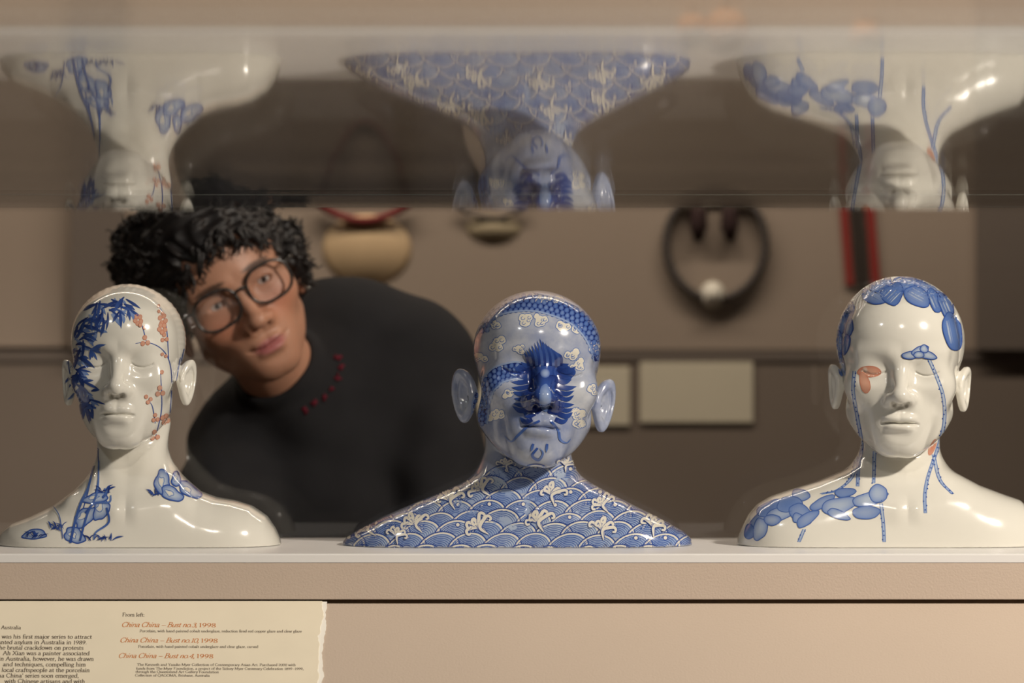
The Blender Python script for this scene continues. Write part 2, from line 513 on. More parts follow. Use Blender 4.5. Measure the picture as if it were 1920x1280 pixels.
def bust_fn(B):
    sil = np.array(B['sil'], float)
    sx = (sil[:, 0]-960)/S0; sz = np.maximum((1027-sil[:, 1])/S0, 0.0005)
    fx = np.linspace(sx[0]-0.01, sx[-1]+0.01, 600)
    fz = np.interp(fx, sx, sz, left=0.0005, right=0.0005)
    k = np.exp(-np.linspace(-2, 2, 13)**2); k /= k.sum()
    fzs = np.convolve(np.pad(fz, 6, 'edge'), k, 'valid')
    wgt = np.clip(np.minimum(fx-sx[0], sx[-1]-fx)/0.03, 0, 1)
    fz = fz*(1-wgt)+fzs*wgt
    xc = 0.5*(sx[0]+sx[-1]); hwid = 0.5*(sx[-1]-sx[0])
    dyf, dyb = B.get('depth', (0.072, 0.075))
    sc = np.array(B['scale'], f32); Rm = rot_xyz(*B['rot']); hc = B['head']
    n0, n1, nr0, nr1 = B['neck']
    def fn(x, y, z):
        zt = np.interp(x, fx, fz).astype(f32)
        u = np.clip(np.abs(x-xc)/hwid, 0, 1)
        prof = np.sqrt(np.maximum(1-u**5, 0.02))
        dy = np.where(y < 0, dyf, dyb)*prof
        q = ((np.maximum(z, 0)/np.maximum(zt, 1e-3))**2.2 + (np.abs(y)/dy)**2.6)**(1/2.3)
        d = (q-1)*np.minimum(zt, dy)*0.8
        d = np.where((x < sx[0]) | (x > sx[-1]), np.maximum(d, np.maximum(sx[0]-x, x-sx[-1])+0.0005), d)
        if B.get('collar', True):
            cx = B['neck'][0][0]
            a = np.abs(x-cx)
            d = smin(d, cone(a, y, z, (0.012, -0.060, 0.038), (0.058, -0.046, 0.046), 0.0045, 0.0035), 0.018)
        d = smin(d, cone(x, y, z, n0, n1, nr0, nr1), B.get('nk', 0.022))
        for sgn in (-1, 1):   # neck muscles towards the breastbone
            d = smin(d, cone(x, y, z, (n1[0]+sgn*nr1*0.8, n1[1], n1[2]), (n0[0]+sgn*0.010, -0.046, 0.050), 0.009, 0.006), 0.014)
        hx, hy, hz = to_head(x, y, z, hc, Rm, sc)
        dh = head_sdf(hx, hy, hz, B)*float(sc.min())
        if B.get('hair'):
            dh = B['hair'](dh, hx, hy, np.where(hz > 0, hz/B.get('crown', 1.0), hz))
        d = smin(d, dh, 0.010)
        return np.maximum(d, -z).astype(f32)
    return fn, (sx[0], sx[-1])

def paint_attr(me, cols):
    a = me.attributes.new('paint', 'FLOAT_COLOR', 'POINT')
    c = np.ones((len(me.vertices), 4), f32); c[:, :3] = cols
    a.data.foreach_set('color', c.ravel())

class Painter:
    """brush strokes and washes laid on a bust's glazed front, following its surface"""
    def __init__(self, pts, Q, off=0.00018):
        self.bvh = BVHTree.FromPolygons([tuple(p) for p in pts], [tuple(q) for q in Q.tolist()])
        self.v = []; self.f = []; self.c = []; self.off = off; self.layer = 0
    def hit(self, px, py, extra=0.0):
        o = Vector((0, CY, CZ))
        tgt = Vector((bx(px), 0.0, 1.0+bz(py)))
        d = (tgt-o).normalized()
        r = self.bvh.ray_cast(o, d)
        if r[0] is None: return None
        n = r[1]
        if n.dot(d) > 0: n = -n
        return r[0] + n*(self.off+extra) - d*extra*0.5
    def grid(self, rows, cols_):
        """rows: list of lists of pixel points; cols_: same shape of colours"""
        ids = []; ex = self.layer*0.000012
        for r, cr in zip(rows, cols_):
            l = []
            for p, c in zip(r, cr):
                h = self.hit(p[0], p[1], ex)
                if h is None: l.append(-1)
                else:
                    l.append(len(self.v)); self.v.append(h); self.c.append(c)
            ids.append(l)
        lim = 0.012
        for a, b in zip(ids[:-1], ids[1:]):
            for i in range(len(a)-1):
                q = (a[i], a[i+1], b[i+1], b[i])
                if min(q) < 0: continue
                if max((self.v[q[k]]-self.v[q[k-1]]).length for k in range(4)) > lim: continue
                self.f.append(q)
    def stroke(self, pts, w, col, col2=None, taper=(0.3, 0.0), step=2.5, across=3):
        """brush stroke through pixel points, width w px, taper = relative width at both ends"""
        P = np.array(pts, float)
        if len(P) > 2:     # Catmull-Rom
            Pp = np.vstack([2*P[0]-P[1], P, 2*P[-1]-P[-2]]); out = []
            for i in range(1, len(Pp)-2):
                p0, p1, p2, p3 = Pp[i-1:i+3]
                for t in np.linspace(0, 1, 9)[:-1]:
                    out.append(0.5*((2*p1)+(p2-p0)*t+(2*p0-5*p1+4*p2-p3)*t*t+(3*p1-p0-3*p2+p3)*t**3))
            P = np.array(out+[P[-1]])
        L = np.concatenate([[0], np.cumsum(np.hypot(*np.diff(P, axis=0).T))])
        n = max(3, int(L[-1]/step)+1)
        s = np.linspace(0, L[-1], n)
        C = np.stack([np.interp(s, L, P[:, 0]), np.interp(s, L, P[:, 1])], 1)
        T = np.gradient(C, axis=0); T /= np.maximum(np.hypot(T[:, 0], T[:, 1]), 1e-6)[:, None]
        Nn = np.stack([-T[:, 1], T[:, 0]], 1)
        u = np.linspace(0, 1, n)
        wid = w*np.where(u < 0.5, taper[0]+(1-taper[0])*np.sin(np.minimum(u/0.5, 1)*math.pi/2), taper[1]+(1-taper[1])*np.sin(np.minimum((1-u)/0.5, 1)*math.pi/2))
        na = max(2, across)
        rows = []; cc = []
        for i in range(n):
            rows.append([C[i]+Nn[i]*wid[i]*(j/(na-1)-0.5) for j in range(na)])
            c = col if col2 is None else tuple(col[k]+(col2[k]-col[k])*u[i] for k in range(3))
            cc.append([c]*na)
        self.grid(rows, cc)
    def blob(self, cx, cy, rfun, col, col2=None, rings=5, seg=28):
        """closed wash: rfun(theta) px radius (x,y) -> colour col at the centre to col2 at the rim"""
        rows = []; cc = []
        for i in range(rings+1):
            q = i/rings
            row = []
            for k in range(seg+1):
                th = 2*math.pi*k/seg
                rx, ry = rfun(th)
                row.append((cx+rx*q, cy+ry*q))
            rows.append(row)
            c = col if col2 is None else tuple(col[j]+(col2[j]-col[j])*q**2 for j in range(3))
            cc.append([c]*(seg+1))
        self.grid(rows, cc)
    def oval(self, cx, cy, a, b, rot, col, col2=None, line=None, lw=1.6, wob=0.06, rnd=None, egg=0.0):
        ph = rnd.random()*6 if rnd else 0.0
        c, s = math.cos(rot), math.sin(rot)
        def rf(th):
            m = 1+wob*math.sin(3*th+ph)+wob*0.6*math.sin(5*th+2*ph)
            ex = a*m*math.cos(th)*(1+egg*math.cos(th)); ey = b*m*math.sin(th)*(1-0.5*egg*math.cos(th))
            return (ex*c-ey*s, ex*s+ey*c)
        self.blob(cx, cy, rf, col, col2, max(3, int(max(a, b)/4)), max(14, int((a+b)*0.8)))
        if line:
            self.layer += 1
            pts = [(cx+rf(t)[0], cy+rf(t)[1]) for t in np.linspace(0, 2*math.pi, max(10, int((a+b)*0.4)))]
            self.stroke(pts, lw, line, taper=(1, 1), step=2, across=2)
    def build(self, name, parent):
        me = mesh_from(self.v, self.f, name)
        paint_attr(me, np.array(self.c, f32))
        return tag(link(name, me, M['paint'], parent, True), kind='stuff')

def make_bust(B, label, mat):
    fn, (xa, xb) = bust_fn(B)
    me, pts, Q = mesh_sdf(fn, (xa-0.006, -0.125, -0.004), (xb+0.006, 0.11, B['top']+0.006), 0.00105, 'bust_body')
    pts = pts + np.array([0, 0, 1.0005], f32)
    me.vertices.foreach_set('co', pts.ravel()); me.update()
    root = empty('porcelain_bust', (B['neck'][0][0], 0, 1.0))
    tag(root, label, 'bust', 'porcelain busts in the glass case')
    link('body', me, mat, root)
    return root, pts, Q

BL = dict(sil=[(-2,1027),(-1,1012),(8,1000),(24,988),(60,974),(100,955),(140,925),(165,900),(185,884),(250,880),(310,880),(330,888),(352,908),(375,928),(405,939),(440,945),(472,955),(500,974),(516,997),(524,1014),(527,1027)],
          head=(bx(239), -0.008, bz(689)), rot=(math.radians(-4), 0, math.radians(-2)), scale=(0.845, 0.82, 0.835),
          neck=((bx(247), 0.012, 0.05), (bx(246), 0.018, bz(800)), 0.040, 0.0375), top=0.288,
          jaw=0.038, lips=1.25, crown=0.92, lower=1.03, ear=0.90, ear_out=0.60, nosew=0.98)
BM = dict(sil=[(643,1027),(644,1021),(652,1012),(672,1000),(720,975),(770,953),(820,932),(860,915),(892,897),(912,884),(985,875),(1066,895),(1095,905),(1140,930),(1190,955),(1240,980),(1280,1002),(1294,1014),(1297,1027)],
          head=(bx(1006), -0.016, bz(706)), rot=(math.radians(-6), math.radians(4), math.radians(5)), scale=(0.965, 0.90, 0.935),
          neck=((bx(988), 0.012, 0.06), (bx(992), 0.016, bz(810)), 0.050, 0.046), top=0.284,
          jaw=0.045, lips=1.1, crown=0.87, lower=1.03, ear=0.93, ear_z=-0.030, ear_out=0.86, nosew=1.15)
BR = dict(sil=[(1382,1027),(1384,1014),(1392,995),(1404,972),(1420,953),(1445,938),(1480,926),(1530,910),(1580,890),(1608,874),(1690,866),(1760,874),(1790,892),(1835,916),(1880,933),(1912,944),(1930,962),(1942,990),(1949,1010),(1951,1027)],
          head=(bx(1686), -0.008, bz(700)), rot=(math.radians(-2), math.radians(1), math.radians(-5)), scale=(0.925, 0.87, 0.87),
          neck=((bx(1690), 0.012, 0.06), (bx(1690), 0.018, bz(800)), 0.0425, 0.0415), top=0.299,
          jaw=0.043, lips=0.95, ear=0.86, ear_out=0.48, nosew=1.0)

def hair_left(d, x, y, z):      # drawn-back hair: a thin cap with fine combed strands behind the hairline
    cap = ell(x, y, z, (0, -0.016, 0.034), (0.0745, 0.0955, 0.082))
    lim = (y*0.75 - z*0.55) - 0.002 + 0.0
    ang = np.arctan2(x, z-0.01)
    return smin(d, smax(cap - 0.00022*np.sin(ang*64), lim, 0.006), 0.002)
def hair_right(d, x, y, z):     # short brushed-forward crop
    cap = ell(x, y, z, (0, -0.012, 0.036), (0.0760, 0.0975, 0.0825))
    lim = np.maximum((y-0.068)*0.9 - (z-0.075)*1.2, (y - 0.035) - (z-0.02)*0.55 - 0.02*(np.abs(x) < 0.058))
    lim = np.maximum(-(z-0.070) + 0.0*x, y-0.2)
    side = np.maximum(y-0.022+0.25*np.abs(z-0.03), -0.03-z)
    lim = np.minimum(lim, side)
    fl = 0.0005*np.sin(x*900+y*500+8*np.sin(z*90))
    return smin(d, smax(cap-fl, lim, 0.004), 0.002)
BL['hair'] = hair_left; BR['hair'] = hair_right

RL, PL, QL = make_bust(BL, 'slender white porcelain bust with blue bamboo sprays and coral blossoms on its face', M['white'])
RM, PM, QM = make_bust(BM, 'blue and white porcelain bust painted all over with waves, clouds and a dark blue mask', M['bluewash'])
RR, PR, QR = make_bust(BR, 'white porcelain bust with blue petal painted hair and one coral eyelid', M['white'])

# ------------------------------------------------------------------ glaze painting
NAVY = (0.012, 0.028, 0.16); BLUE = (0.035, 0.085, 0.33); MID = (0.11, 0.20, 0.48); PALE = (0.30, 0.39, 0.60)
ICE = (0.50, 0.57, 0.66); CORAL = (0.56, 0.23, 0.15); PINK = (0.62, 0.34, 0.24); CREAM = (0.76, 0.72, 0.62)
def lerp(a, b, t): return tuple(a[i]+(b[i]-a[i])*t for i in range(3))

# --- slender white bust
rnd = random.Random(4)
p = Painter(PL, QL)
path = [(228, 572, 20), (205, 582, 26), (182, 594, 24), (164, 614, 18), (152, 640, 12), (144, 668, 10), (146, 698, 9), (150, 728, 8), (160, 752, 12)]
for (cx, cy, sp) in path:                         # pale under-leaves, then dark ones
    for k in range(5):
        a = rnd.uniform(0.2, 2.6); l = rnd.uniform(18, 32)
        x, y = cx+rnd.uniform(-sp, sp), cy+rnd.uniform(-10, 16)
        p.layer = 0
        p.stroke([(x, y), (x+l*0.5*math.cos(a)+2, y+l*0.5*math.sin(a)), (x+l*math.cos(a), y+l*math.sin(a))], rnd.uniform(5, 8), PALE, MID)
for (cx, cy, sp) in path:
    for k in range(11):
        a = rnd.choice([rnd.uniform(-0.5, 0.7), rnd.uniform(1.2, 2.9), rnd.uniform(1.5, 2.2)]); l = rnd.uniform(16, 34)
        x, y = cx+rnd.uniform(-sp, sp), cy+rnd.uniform(-13, 13)
        p.layer = 1+k
        bend = rnd.uniform(-3, 3)
        c = lerp(NAVY, BLUE, rnd.random()*0.8)
        p.stroke([(x, y), (x+l*0.5*math.cos(a)+bend, y+l*0.5*math.sin(a)), (x+l*math.cos(a), y+l*math.sin(a)+2)], rnd.uniform(3.5, 6.5), c, lerp(c, MID, 0.4))
for (cx, cy) in ((190, 662), (170, 765), (180, 772)):
    for k in range(8):
        a = rnd.uniform(-0.4, 1.9); l = rnd.uniform(14, 32)
        p.layer = 3+k; c = lerp(BLUE, MID, rnd.random()*0.6)
        p.stroke([(cx-20, cy), (cx-20+l*0.5*math.cos(a), cy+l*0.5*math.sin(a)-2), (cx-20+l*math.cos(a), cy+l*math.sin(a))], rnd.uniform(4, 6.5), c)
p.layer = 1
for st in ([(128, 650), (130, 700), (146, 760), (152, 800), (170, 830), (186, 850)], [(140, 600), (128, 640), (126, 690)], [(184, 850), (184, 905), (170, 960)],
           [(176, 880), (162, 940), (140, 1010)]):
    p.stroke(st, 2.2, BLUE, taper=(0.7, 0.5), across=2)
p.build('leaf_painting', RL)

p = Painter(PL, QL)
p.layer = 1
for st in ([(291, 828), (302, 780), (303, 745), (301, 706)], [(291, 800), (286, 770), (280, 758)], [(318, 790), (322, 720), (316, 680), (300, 658), (276, 648), (254, 650)],
           [(316, 680), (313, 630), (306, 595), (297, 580)], [(274, 645), (268, 622), (262, 606)], [(338, 676), (334, 700), (331, 720)], [(345, 660), (338, 690)]):
    p.stroke(st, 1.9, BLUE, taper=(0.8, 0.5), across=2, step=2)
p.layer = 3
for (cx, cy, n, r) in ((259, 606, 5, 6), (272, 646, 3, 6), (305, 605, 4, 6), (304, 622, 5, 6), (308, 640, 3, 5), (301, 592, 2, 4), (297, 580, 1, 4), (300, 740, 3, 6),
                       (278, 752, 2, 5), (303, 704, 1, 5), (291, 790, 3, 5), (309, 792, 4, 6), (290, 823, 3, 6), (307, 672, 2, 4), (267, 618, 2, 5), (277, 760, 1, 5)):
    for k in range(n):
        a = k*2*math.pi/max(n, 1)+0.4; q = 0 if n == 1 else r*0.9
        p.oval(cx+q*math.cos(a), cy+q*math.sin(a)*1.3, r*0.62, r*0.72, 0.3, PINK, PINK, CORAL, 1.2, 0.04, rnd)
p.build('blossom_painting', RL)

p = Painter(PL, QL)
for (cx, cy, a, b, r) in ((65, 1008, 22, 9, -0.1), (140, 1010, 20, 14, 0.4), (160, 975, 24, 14, -0.7), (190, 960, 14, 22, 0.3), (180, 940, 24, 9, -0.2), (305, 912, 14, 24, -0.1), (322, 932, 22, 12, 0.5), (355, 925, 24, 11, 0.6), (330, 905, 8, 14, 0.0)):
    p.layer += 1
    p.oval(cx, cy, a, b, r, ICE, MID, BLUE, 2.2, 0.12, rnd)
    p.layer += 1
    p.oval(cx-a*0.2, cy-b*0.1, a*0.4, b*0.4, r, CREAM, ICE, MID, 1.4, 0.2, rnd)
p.layer += 2
for st, w in (([(132, 1024), (142, 980), (152, 950), (166, 920), (176, 880)], 5), ([(150, 1020), (164, 970), (182, 930), (186, 870)], 4), ([(118, 1016), (112, 975), (100, 955)], 2),
              ([(160, 968), (178, 950), (205, 948), (208, 935)], 4), ([(200, 958), (204, 985), (180, 1004), (176, 1018)], 4), ([(192, 940), (200, 930), (196, 922)], 5)):
    p.stroke(st, w, BLUE, MID, taper=(0.9, 0.6))
for k in range(60):
    g = rnd.choice([(190, 1020, 26), (60, 1014, 16), (108, 1000, 12), (292, 936, 8), (400, 934, 10), (196, 930, 10)])
    x = g[0]+rnd.uniform(-g[2], g[2]); y = g[1]+rnd.uniform(-3, 2); l = rnd.uniform(8, 24); a = rnd.uniform(-2.7, -0.4)
    p.layer += 0.2
    p.stroke([(x, y), (x+l*0.5*math.cos(a), y+l*0.5*math.sin(a)), (x+l*math.cos(a)*1.2, y+l*math.sin(a)*0.7)], rnd.uniform(1.6, 3.5), lerp(NAVY, BLUE, rnd.random()), step=2)
p.build('rock_and_grass_painting', RL)

# --- all-over blue bust
rnd = random.Random(9)
p = Painter(PM, QM)
row = 0
y = 890.0
while y < 1045:
    sp = 60
    for k in range(-1, 13):
        cx = 640 + k*sp + (row % 2)*sp/2 + rnd.uniform(-5, 5)
        R = 37 + rnd.uniform(-3, 4); cyy = y + 22 + rnd.uniform(-3, 3)
        if cyy-R < 884 and not (905 < cx < 1075): continue
        p.layer = row*3
        base = lerp(ICE, PALE, rnd.random()); tone = lerp(BLUE, NAVY, rnd.random()*0.5)
        sk = rnd.uniform(0.25, 0.5)
        def arc(r, th): return (cx + r*math.cos(th) + sk*(-r*math.sin(th))*0.6, cyy + r*0.86*math.sin(th))
        ths = np.linspace(-math.pi*1.0, 0.0, 15)
        rows = [[arc(R*q, t) for t in ths] for q in (0.04, 0.3, 0.6, 0.8, 1.0)]
        p.grid(rows, [[lerp(base, MID, 0.45*(1-q))]*15 for q in (0, .3, .6, .8, 1)])
        p.layer = row*3+1
        p.stroke([arc(R, t) for t in ths[::2]], 2.4, tone, taper=(1, 1), across=2)
        p.stroke([arc(R*0.93, t) for t in ths[::2]], 3.0, CREAM, taper=(1, 1), across=2)
        nl = 7
        for j in range(nl):
            p.stroke([arc(R*(0.84-0.095*j), t) for t in ths[::2]], 1.7, lerp(tone, MID, 0.25+0.3*rnd.random()), taper=(0.8, 0.3), across=2, step=3)
        if rnd.random() < 0.35:
            p.layer = row*3+2
            q = arc(R*0.72, -1.5); p.oval(q[0], q[1], 4.2, 4.2, 0, CREAM, CREAM, tone, 1.6, 0.0)
    row += 1
    y += 21
p.layer = row*3+4
for (cx, cy, s) in ((690, 1000, 1), (780, 990, 1.0), (845, 945, 1), (905, 925, 1.0), (900, 995, 1.1), (1010, 985, 1.1), (1035, 935, 1.0), (1130, 1000, 1), (1130, 955, 0.9), (1225, 995, 1), (950, 880, 0.7), (1060, 880, 0.7), (745, 1012, 0.8)):
    ro = rnd.uniform(-0.75, 0.35)
    def tw(q): dx, dy = q[0]-cx, q[1]-cy; return (cx+dx*math.cos(ro)-dy*math.sin(ro), cy+dx*math.sin(ro)+dy*math.cos(ro))
    for k in range(5):                             # foam: a trunk with curled fingers
        a = -2.6+k*0.55; l = s*rnd.uniform(15, 24)
        ex, ey = cx+l*math.cos(a), cy+l*math.sin(a)
        cu = 1 if a > -1.5 else -1
        pts = [(cx+4*s, cy+18*s), (cx, cy), (ex, ey), (ex+cu*6*s, ey+2*s), (ex+cu*6*s, ey+8*s), (ex+cu*1*s, ey+8*s)]
        pts = [tw(q) for q in pts]
        p.layer += 0.5
        p.stroke(pts, 8.5*s, BLUE, taper=(0.3, 0.6)); p.layer += 1
        p.stroke(pts, 5.8*s, CREAM, taper=(0.3, 0.6)); p.layer -= 0.5
p.build('wave_painting', RM)

p = Painter(PM, QM)                                # cloud scrolls on the head
for (cx, cy, s) in ((932, 650, 1.1), (985, 610, 1.0), (1012, 606, 0.9), (925, 612, 0.8), (1055, 620, 1.0), (1082, 625, 0.8), (972, 660, 0.7), (928, 785, 1.0), (1080, 780, 1.1), (1085, 690, 1.0),
                    (1075, 672, 0.9), (1112, 660, 0.9), (1090, 800, 0.9), (1020, 568, 0.8), (1048, 566, 0.7), (900, 675, 0.8), (1108, 735, 0.8), (955, 745, 0.7)):
    p.layer = 0
    lob = [(rnd.uniform(-13, 13)*s, rnd.uniform(-9, 9)*s, rnd.uniform(5, 8)*s) for _ in range(5)] + [(0, 0, 9*s)]
    for dx, dy, r in lob: p.oval(cx+dx, cy+dy, r+1.2, r+1.2, 0, MID, MID)
    p.layer += 1
    for dx, dy, r in lob: p.oval(cx+dx, cy+dy, r, r, 0, CREAM, CREAM)
    p.layer += 1
    for dx, dy, r in lob[:4]:
        p.stroke([(cx+dx+r*0.6*math.cos(t)*(1-t/9), cy+dy+r*0.6*math.sin(t)*(1-t/9)) for t in np.linspace(0, 5.2, 8)], 1.3, MID, taper=(0.8, 0.6), across=2, step=1.5)
p.build('cloud_painting', RM)

p = Painter(PM, QM)                                # scale band round the crown and across one cheek
def band(path, wid, sc, n_rows):
    P = np.array(path, float)
    L = np.concatenate([[0], np.cumsum(np.hypot(*np.diff(P, axis=0).T))])
    T = np.gradient(P, axis=0)
    def at(s, v):
        q = np.array([np.interp(s, L, P[:, 0]), np.interp(s, L, P[:, 1])]); t = np.array([np.interp(s, L, T[:, 0]), np.interp(s, L, T[:, 1])]); t /= np.hypot(*t)
        return q + np.array([-t[1], t[0]])*v
    rows = [[at(s, v) for s in np.linspace(0, L[-1], int(L[-1]/4))] for v in np.linspace(-wid/2, wid/2, 7)]
    p.layer = 0
    p.grid(rows, [[NAVY]*len(r) for r in rows])
    for r_ in range(n_rows):
        v = -wid/2 + wid*(r_+0.75)/n_rows
        s = (r_ % 2)*sc/2; p.layer += 1
        while s < L[-1]:
            c = at(s, v)
            p.oval(c[0], c[1], sc*0.42, wid/n_rows*0.62, 0.25, lerp(MID, PALE, rnd.random()*0.5), BLUE)
            s += sc
    p.layer += 2
    for v in (-wid/2, wid/2):
        p.stroke([tuple(at(s, v)) for s in np.linspace(0, L[-1], 14)], 3.0, PALE, taper=(1, 1), across=2)
cb = [(898, 625), (905, 602), (922, 585), (950, 575), (985, 571), (1020, 575), (1055, 586), (1085, 602), (1108, 625), (1122, 650), (1130, 680)]
band(cb, 34, 11, 4)
p.layer += 2
band([(898, 800), (902, 760), (912, 730), (935, 708), (965, 700), (992, 705)], 32, 10, 4)
p.build('scale_band_painting', RM)

p = Painter(PM, QM)                                # dark mask of feathered leaves about the eyes and nose
def soft(cx, cy, a, b, c1, c2, w=0.1):
    p.layer += 2
    ph = rnd.random()*6
    p.blob(cx, cy, lambda th: (a*(1+w*math.sin(3*th+ph))*math.cos(th), b*(1+w*math.sin(5*th+ph))*math.sin(th)), c1, c2, int(max(a, b)/1.5), 64)
soft(1022, 700, 27, 30, BLUE, NAVY); soft(985, 705, 22, 16, NAVY, BLUE); soft(1058, 706, 20, 15, NAVY, BLUE)
soft(1022, 735, 30, 30, BLUE, NAVY); soft(1004, 770, 16, 12, NAVY, NAVY); soft(1040, 772, 16, 12, NAVY, NAVY)
soft(1022, 752, 11, 26, PALE, MID, 0.03); soft(1022, 706, 9, 9, PALE, BLUE, 0.0)
p.layer += 1
for sgn in (-1, 1):
    for k in range(11):                            # side feathers
        yy = 690 + k*10.5; l = rnd.uniform(26, 42)*(1 if k < 9 else 0.8)
        x0 = 1022+sgn*rnd.uniform(18, 26); p.layer += 0.4
        p.stroke([(x0, yy-3), (x0+sgn*l*0.55, yy+2), (x0+sgn*l, yy-4+rnd.uniform(-4, 5))], rnd.uniform(8, 11), NAVY, BLUE, taper=(0.9, 0.0))
for k in range(13):                                # brow tuft
    q = (k-6)/6.0; p.layer += 0.3
    p.stroke([(1022+q*30, 692), (1020+q*32, 668+abs(q)*8), (1012+q*24+6*q, 640+26*abs(q))], 5.5, lerp(NAVY, MID, 0.5*(k % 2)), BLUE, taper=(0.9, 0.0))
for st in ([(1012, 795), (990, 806), (972, 822), (958, 834), (946, 822)], [(1032, 795), (1046, 812), (1050, 830), (1062, 836), (1070, 828)], [(1008, 846), (998, 860), (1010, 868), (1018, 856), (1012, 846)],
           [(1000, 838), (996, 852)], [(1026, 838), (1024, 854)]):
    p.layer += 1; p.stroke(st, 5, BLUE, MID, taper=(0.8, 0.1), step=2)
p.build('mask_painting', RM)

# --- white bust with petal hair
rnd = random.Random(21)
p = Painter(PR, QR)
for (cx, cy, a, b, r) in ((1590, 590, 10, 20, 0.2), (1578, 612, 8, 22, 0.1), (1592, 622, 7, 18, 0.2), (1572, 650, 8, 24, 0.0), (1586, 652, 7, 20, 0.2), (1577, 690, 6, 22, -0.1),
                         (1702, 540, 34, 14, 0.1), (1740, 548, 30, 14, 0.3), (1640, 555, 24, 22, 0.5), (1672, 558, 22, 20, -0.8), (1650, 540, 22, 12, -0.5), (1718, 562, 26, 17, 0.5), (1752, 570, 11, 24, -0.4), (1772, 580, 12, 26, -0.4), (1784, 628, 17, 36, -0.2)):
    p.layer += 1
    p.oval(cx, cy, a, b, r, lerp(MID, PALE, rnd.random()*0.9), lerp(MID, BLUE, 0.25), BLUE, 1.7, 0.05, rnd, 0.12)
    p.layer += 1
    for k in range(5):
        t = rnd.uniform(-0.6, 0.6)
        c, s = math.cos(r), math.sin(r)
        if a > b: q = [(cx+u*a*c-t*b*s, cy+u*a*s+t*b*c) for u in (-0.6, 0, 0.6)]
        else: q = [(cx+t*a*c-u*b*s, cy+t*a*s+u*b*c) for u in (-0.6, 0, 0.6)]
        p.stroke(q, 1.8, lerp(MID, ICE, rnd.random()), taper=(0.3, 0.2), across=2)
p.build('petal_hair_painting', RR)

p = Painter(PR, QR)
for (cx, cy, a, b, r) in ((1420, 985, 26, 10, -0.9), (1440, 960, 26, 12, -0.5), (1462, 970, 30, 12, -0.3), (1500, 934, 17, 11, 0.2), (1478, 952, 24, 14, -0.2), (1500, 968, 24, 16, 0.6), (1405, 1003, 10, 14, 0.1), (1424, 998, 13, 21, 0.2),
                         (1447, 981, 16, 10, 0.0), (1495, 977, 10, 9, 0.2), (1512, 980, 24, 10, -0.6), (1540, 950, 26, 9, -0.5), (1570, 955, 34, 15, -0.25), (1583, 930, 20, 8, -0.1), (1570, 970, 22, 8, 0.35), (1622, 967, 26, 12, -0.05), (1628, 942, 34, 12, -0.25), (1645, 932, 17, 17, 0)):
    p.layer += 1
    p.oval(cx, cy, a, b, r, lerp(MID, ICE, rnd.random()), lerp(MID, PALE, rnd.random()*0.5), lerp(BLUE, MID, 0.4), 1.6, 0.05, rnd, 0.15)
for (cx, cy, a, b, r) in ((1706, 672, 16, 7, -0.1), (1724, 664, 17, 8, -0.4), (1740, 672, 15, 7, 0.3), (1722, 671, 10, 6, 0), (1732, 660, 8, 7, 0.8)):
    p.layer += 1
    p.oval(cx, cy, a, b, r, ICE, MID, BLUE, 1.6, 0.06, rnd, 0.1)
p.build('petal_painting', RR)

p = Painter(PR, QR)
p.layer = 1
for st in ([(1602, 702), (1600, 740), (1608, 790), (1616, 840), (1610, 880), (1608, 918)], [(1742, 680), (1756, 712), (1769, 752), (1770, 800), (1758, 846), (1740, 900), (1734, 935), (1735, 968)],
           [(1606, 862), (1598, 900), (1570, 925), (1540, 932)], [(1640, 852), (1638, 912)], [(1652, 950), (1656, 985), (1658, 1022)], [(1750, 858), (1762, 905), (1786, 932)], [(1508, 998), (1498, 1022)]):
    P = np.array(st, float)
    for dx in (-2.6, 2.6):
        p.layer = 2
        p.stroke([(a+dx, b) for a, b in st], 1.5, MID, taper=(0.9, 0.8), across=2)
    p.layer = 1
    p.stroke(st, 4.6, ICE, PALE, taper=(0.9, 0.8))
    L = np.concatenate([[0], np.cumsum(np.hypot(*np.diff(P, axis=0).T))])
    p.layer = 4
    for s in np.arange(4, L[-1], 8):
        sx_ = np.interp(s, L, P[:, 0]) + rnd.choice([-2.8, 0, 2.8]); sy_ = np.interp(s, L, P[:, 1])
        p.oval(sx_, sy_, 1.4, 1.4, 0, BLUE, BLUE)
p.build('dotted_stem_painting', RR)

p = Painter(PR, QR)
p.oval(1630, 703, 22, 10, 0.0, PINK, CORAL, CORAL, 1.8, 0.03, None)
p.layer = 2
p.oval(1621, 724, 9, 20, -0.25, PINK, lerp(PINK, CORAL, 0.5), CORAL, 1.3, 0.05, None, 0.1)
p.layer = 4
p.oval(1622, 700, 6, 6, 0, lerp(CREAM, PINK, 0.4), PINK)
p.layer = 3
p.oval(1748, 845, 5, 16, 0.4, CORAL, PINK, CORAL, 1.3, 0.05)
p.build('coral_eyelid_painting', RR)

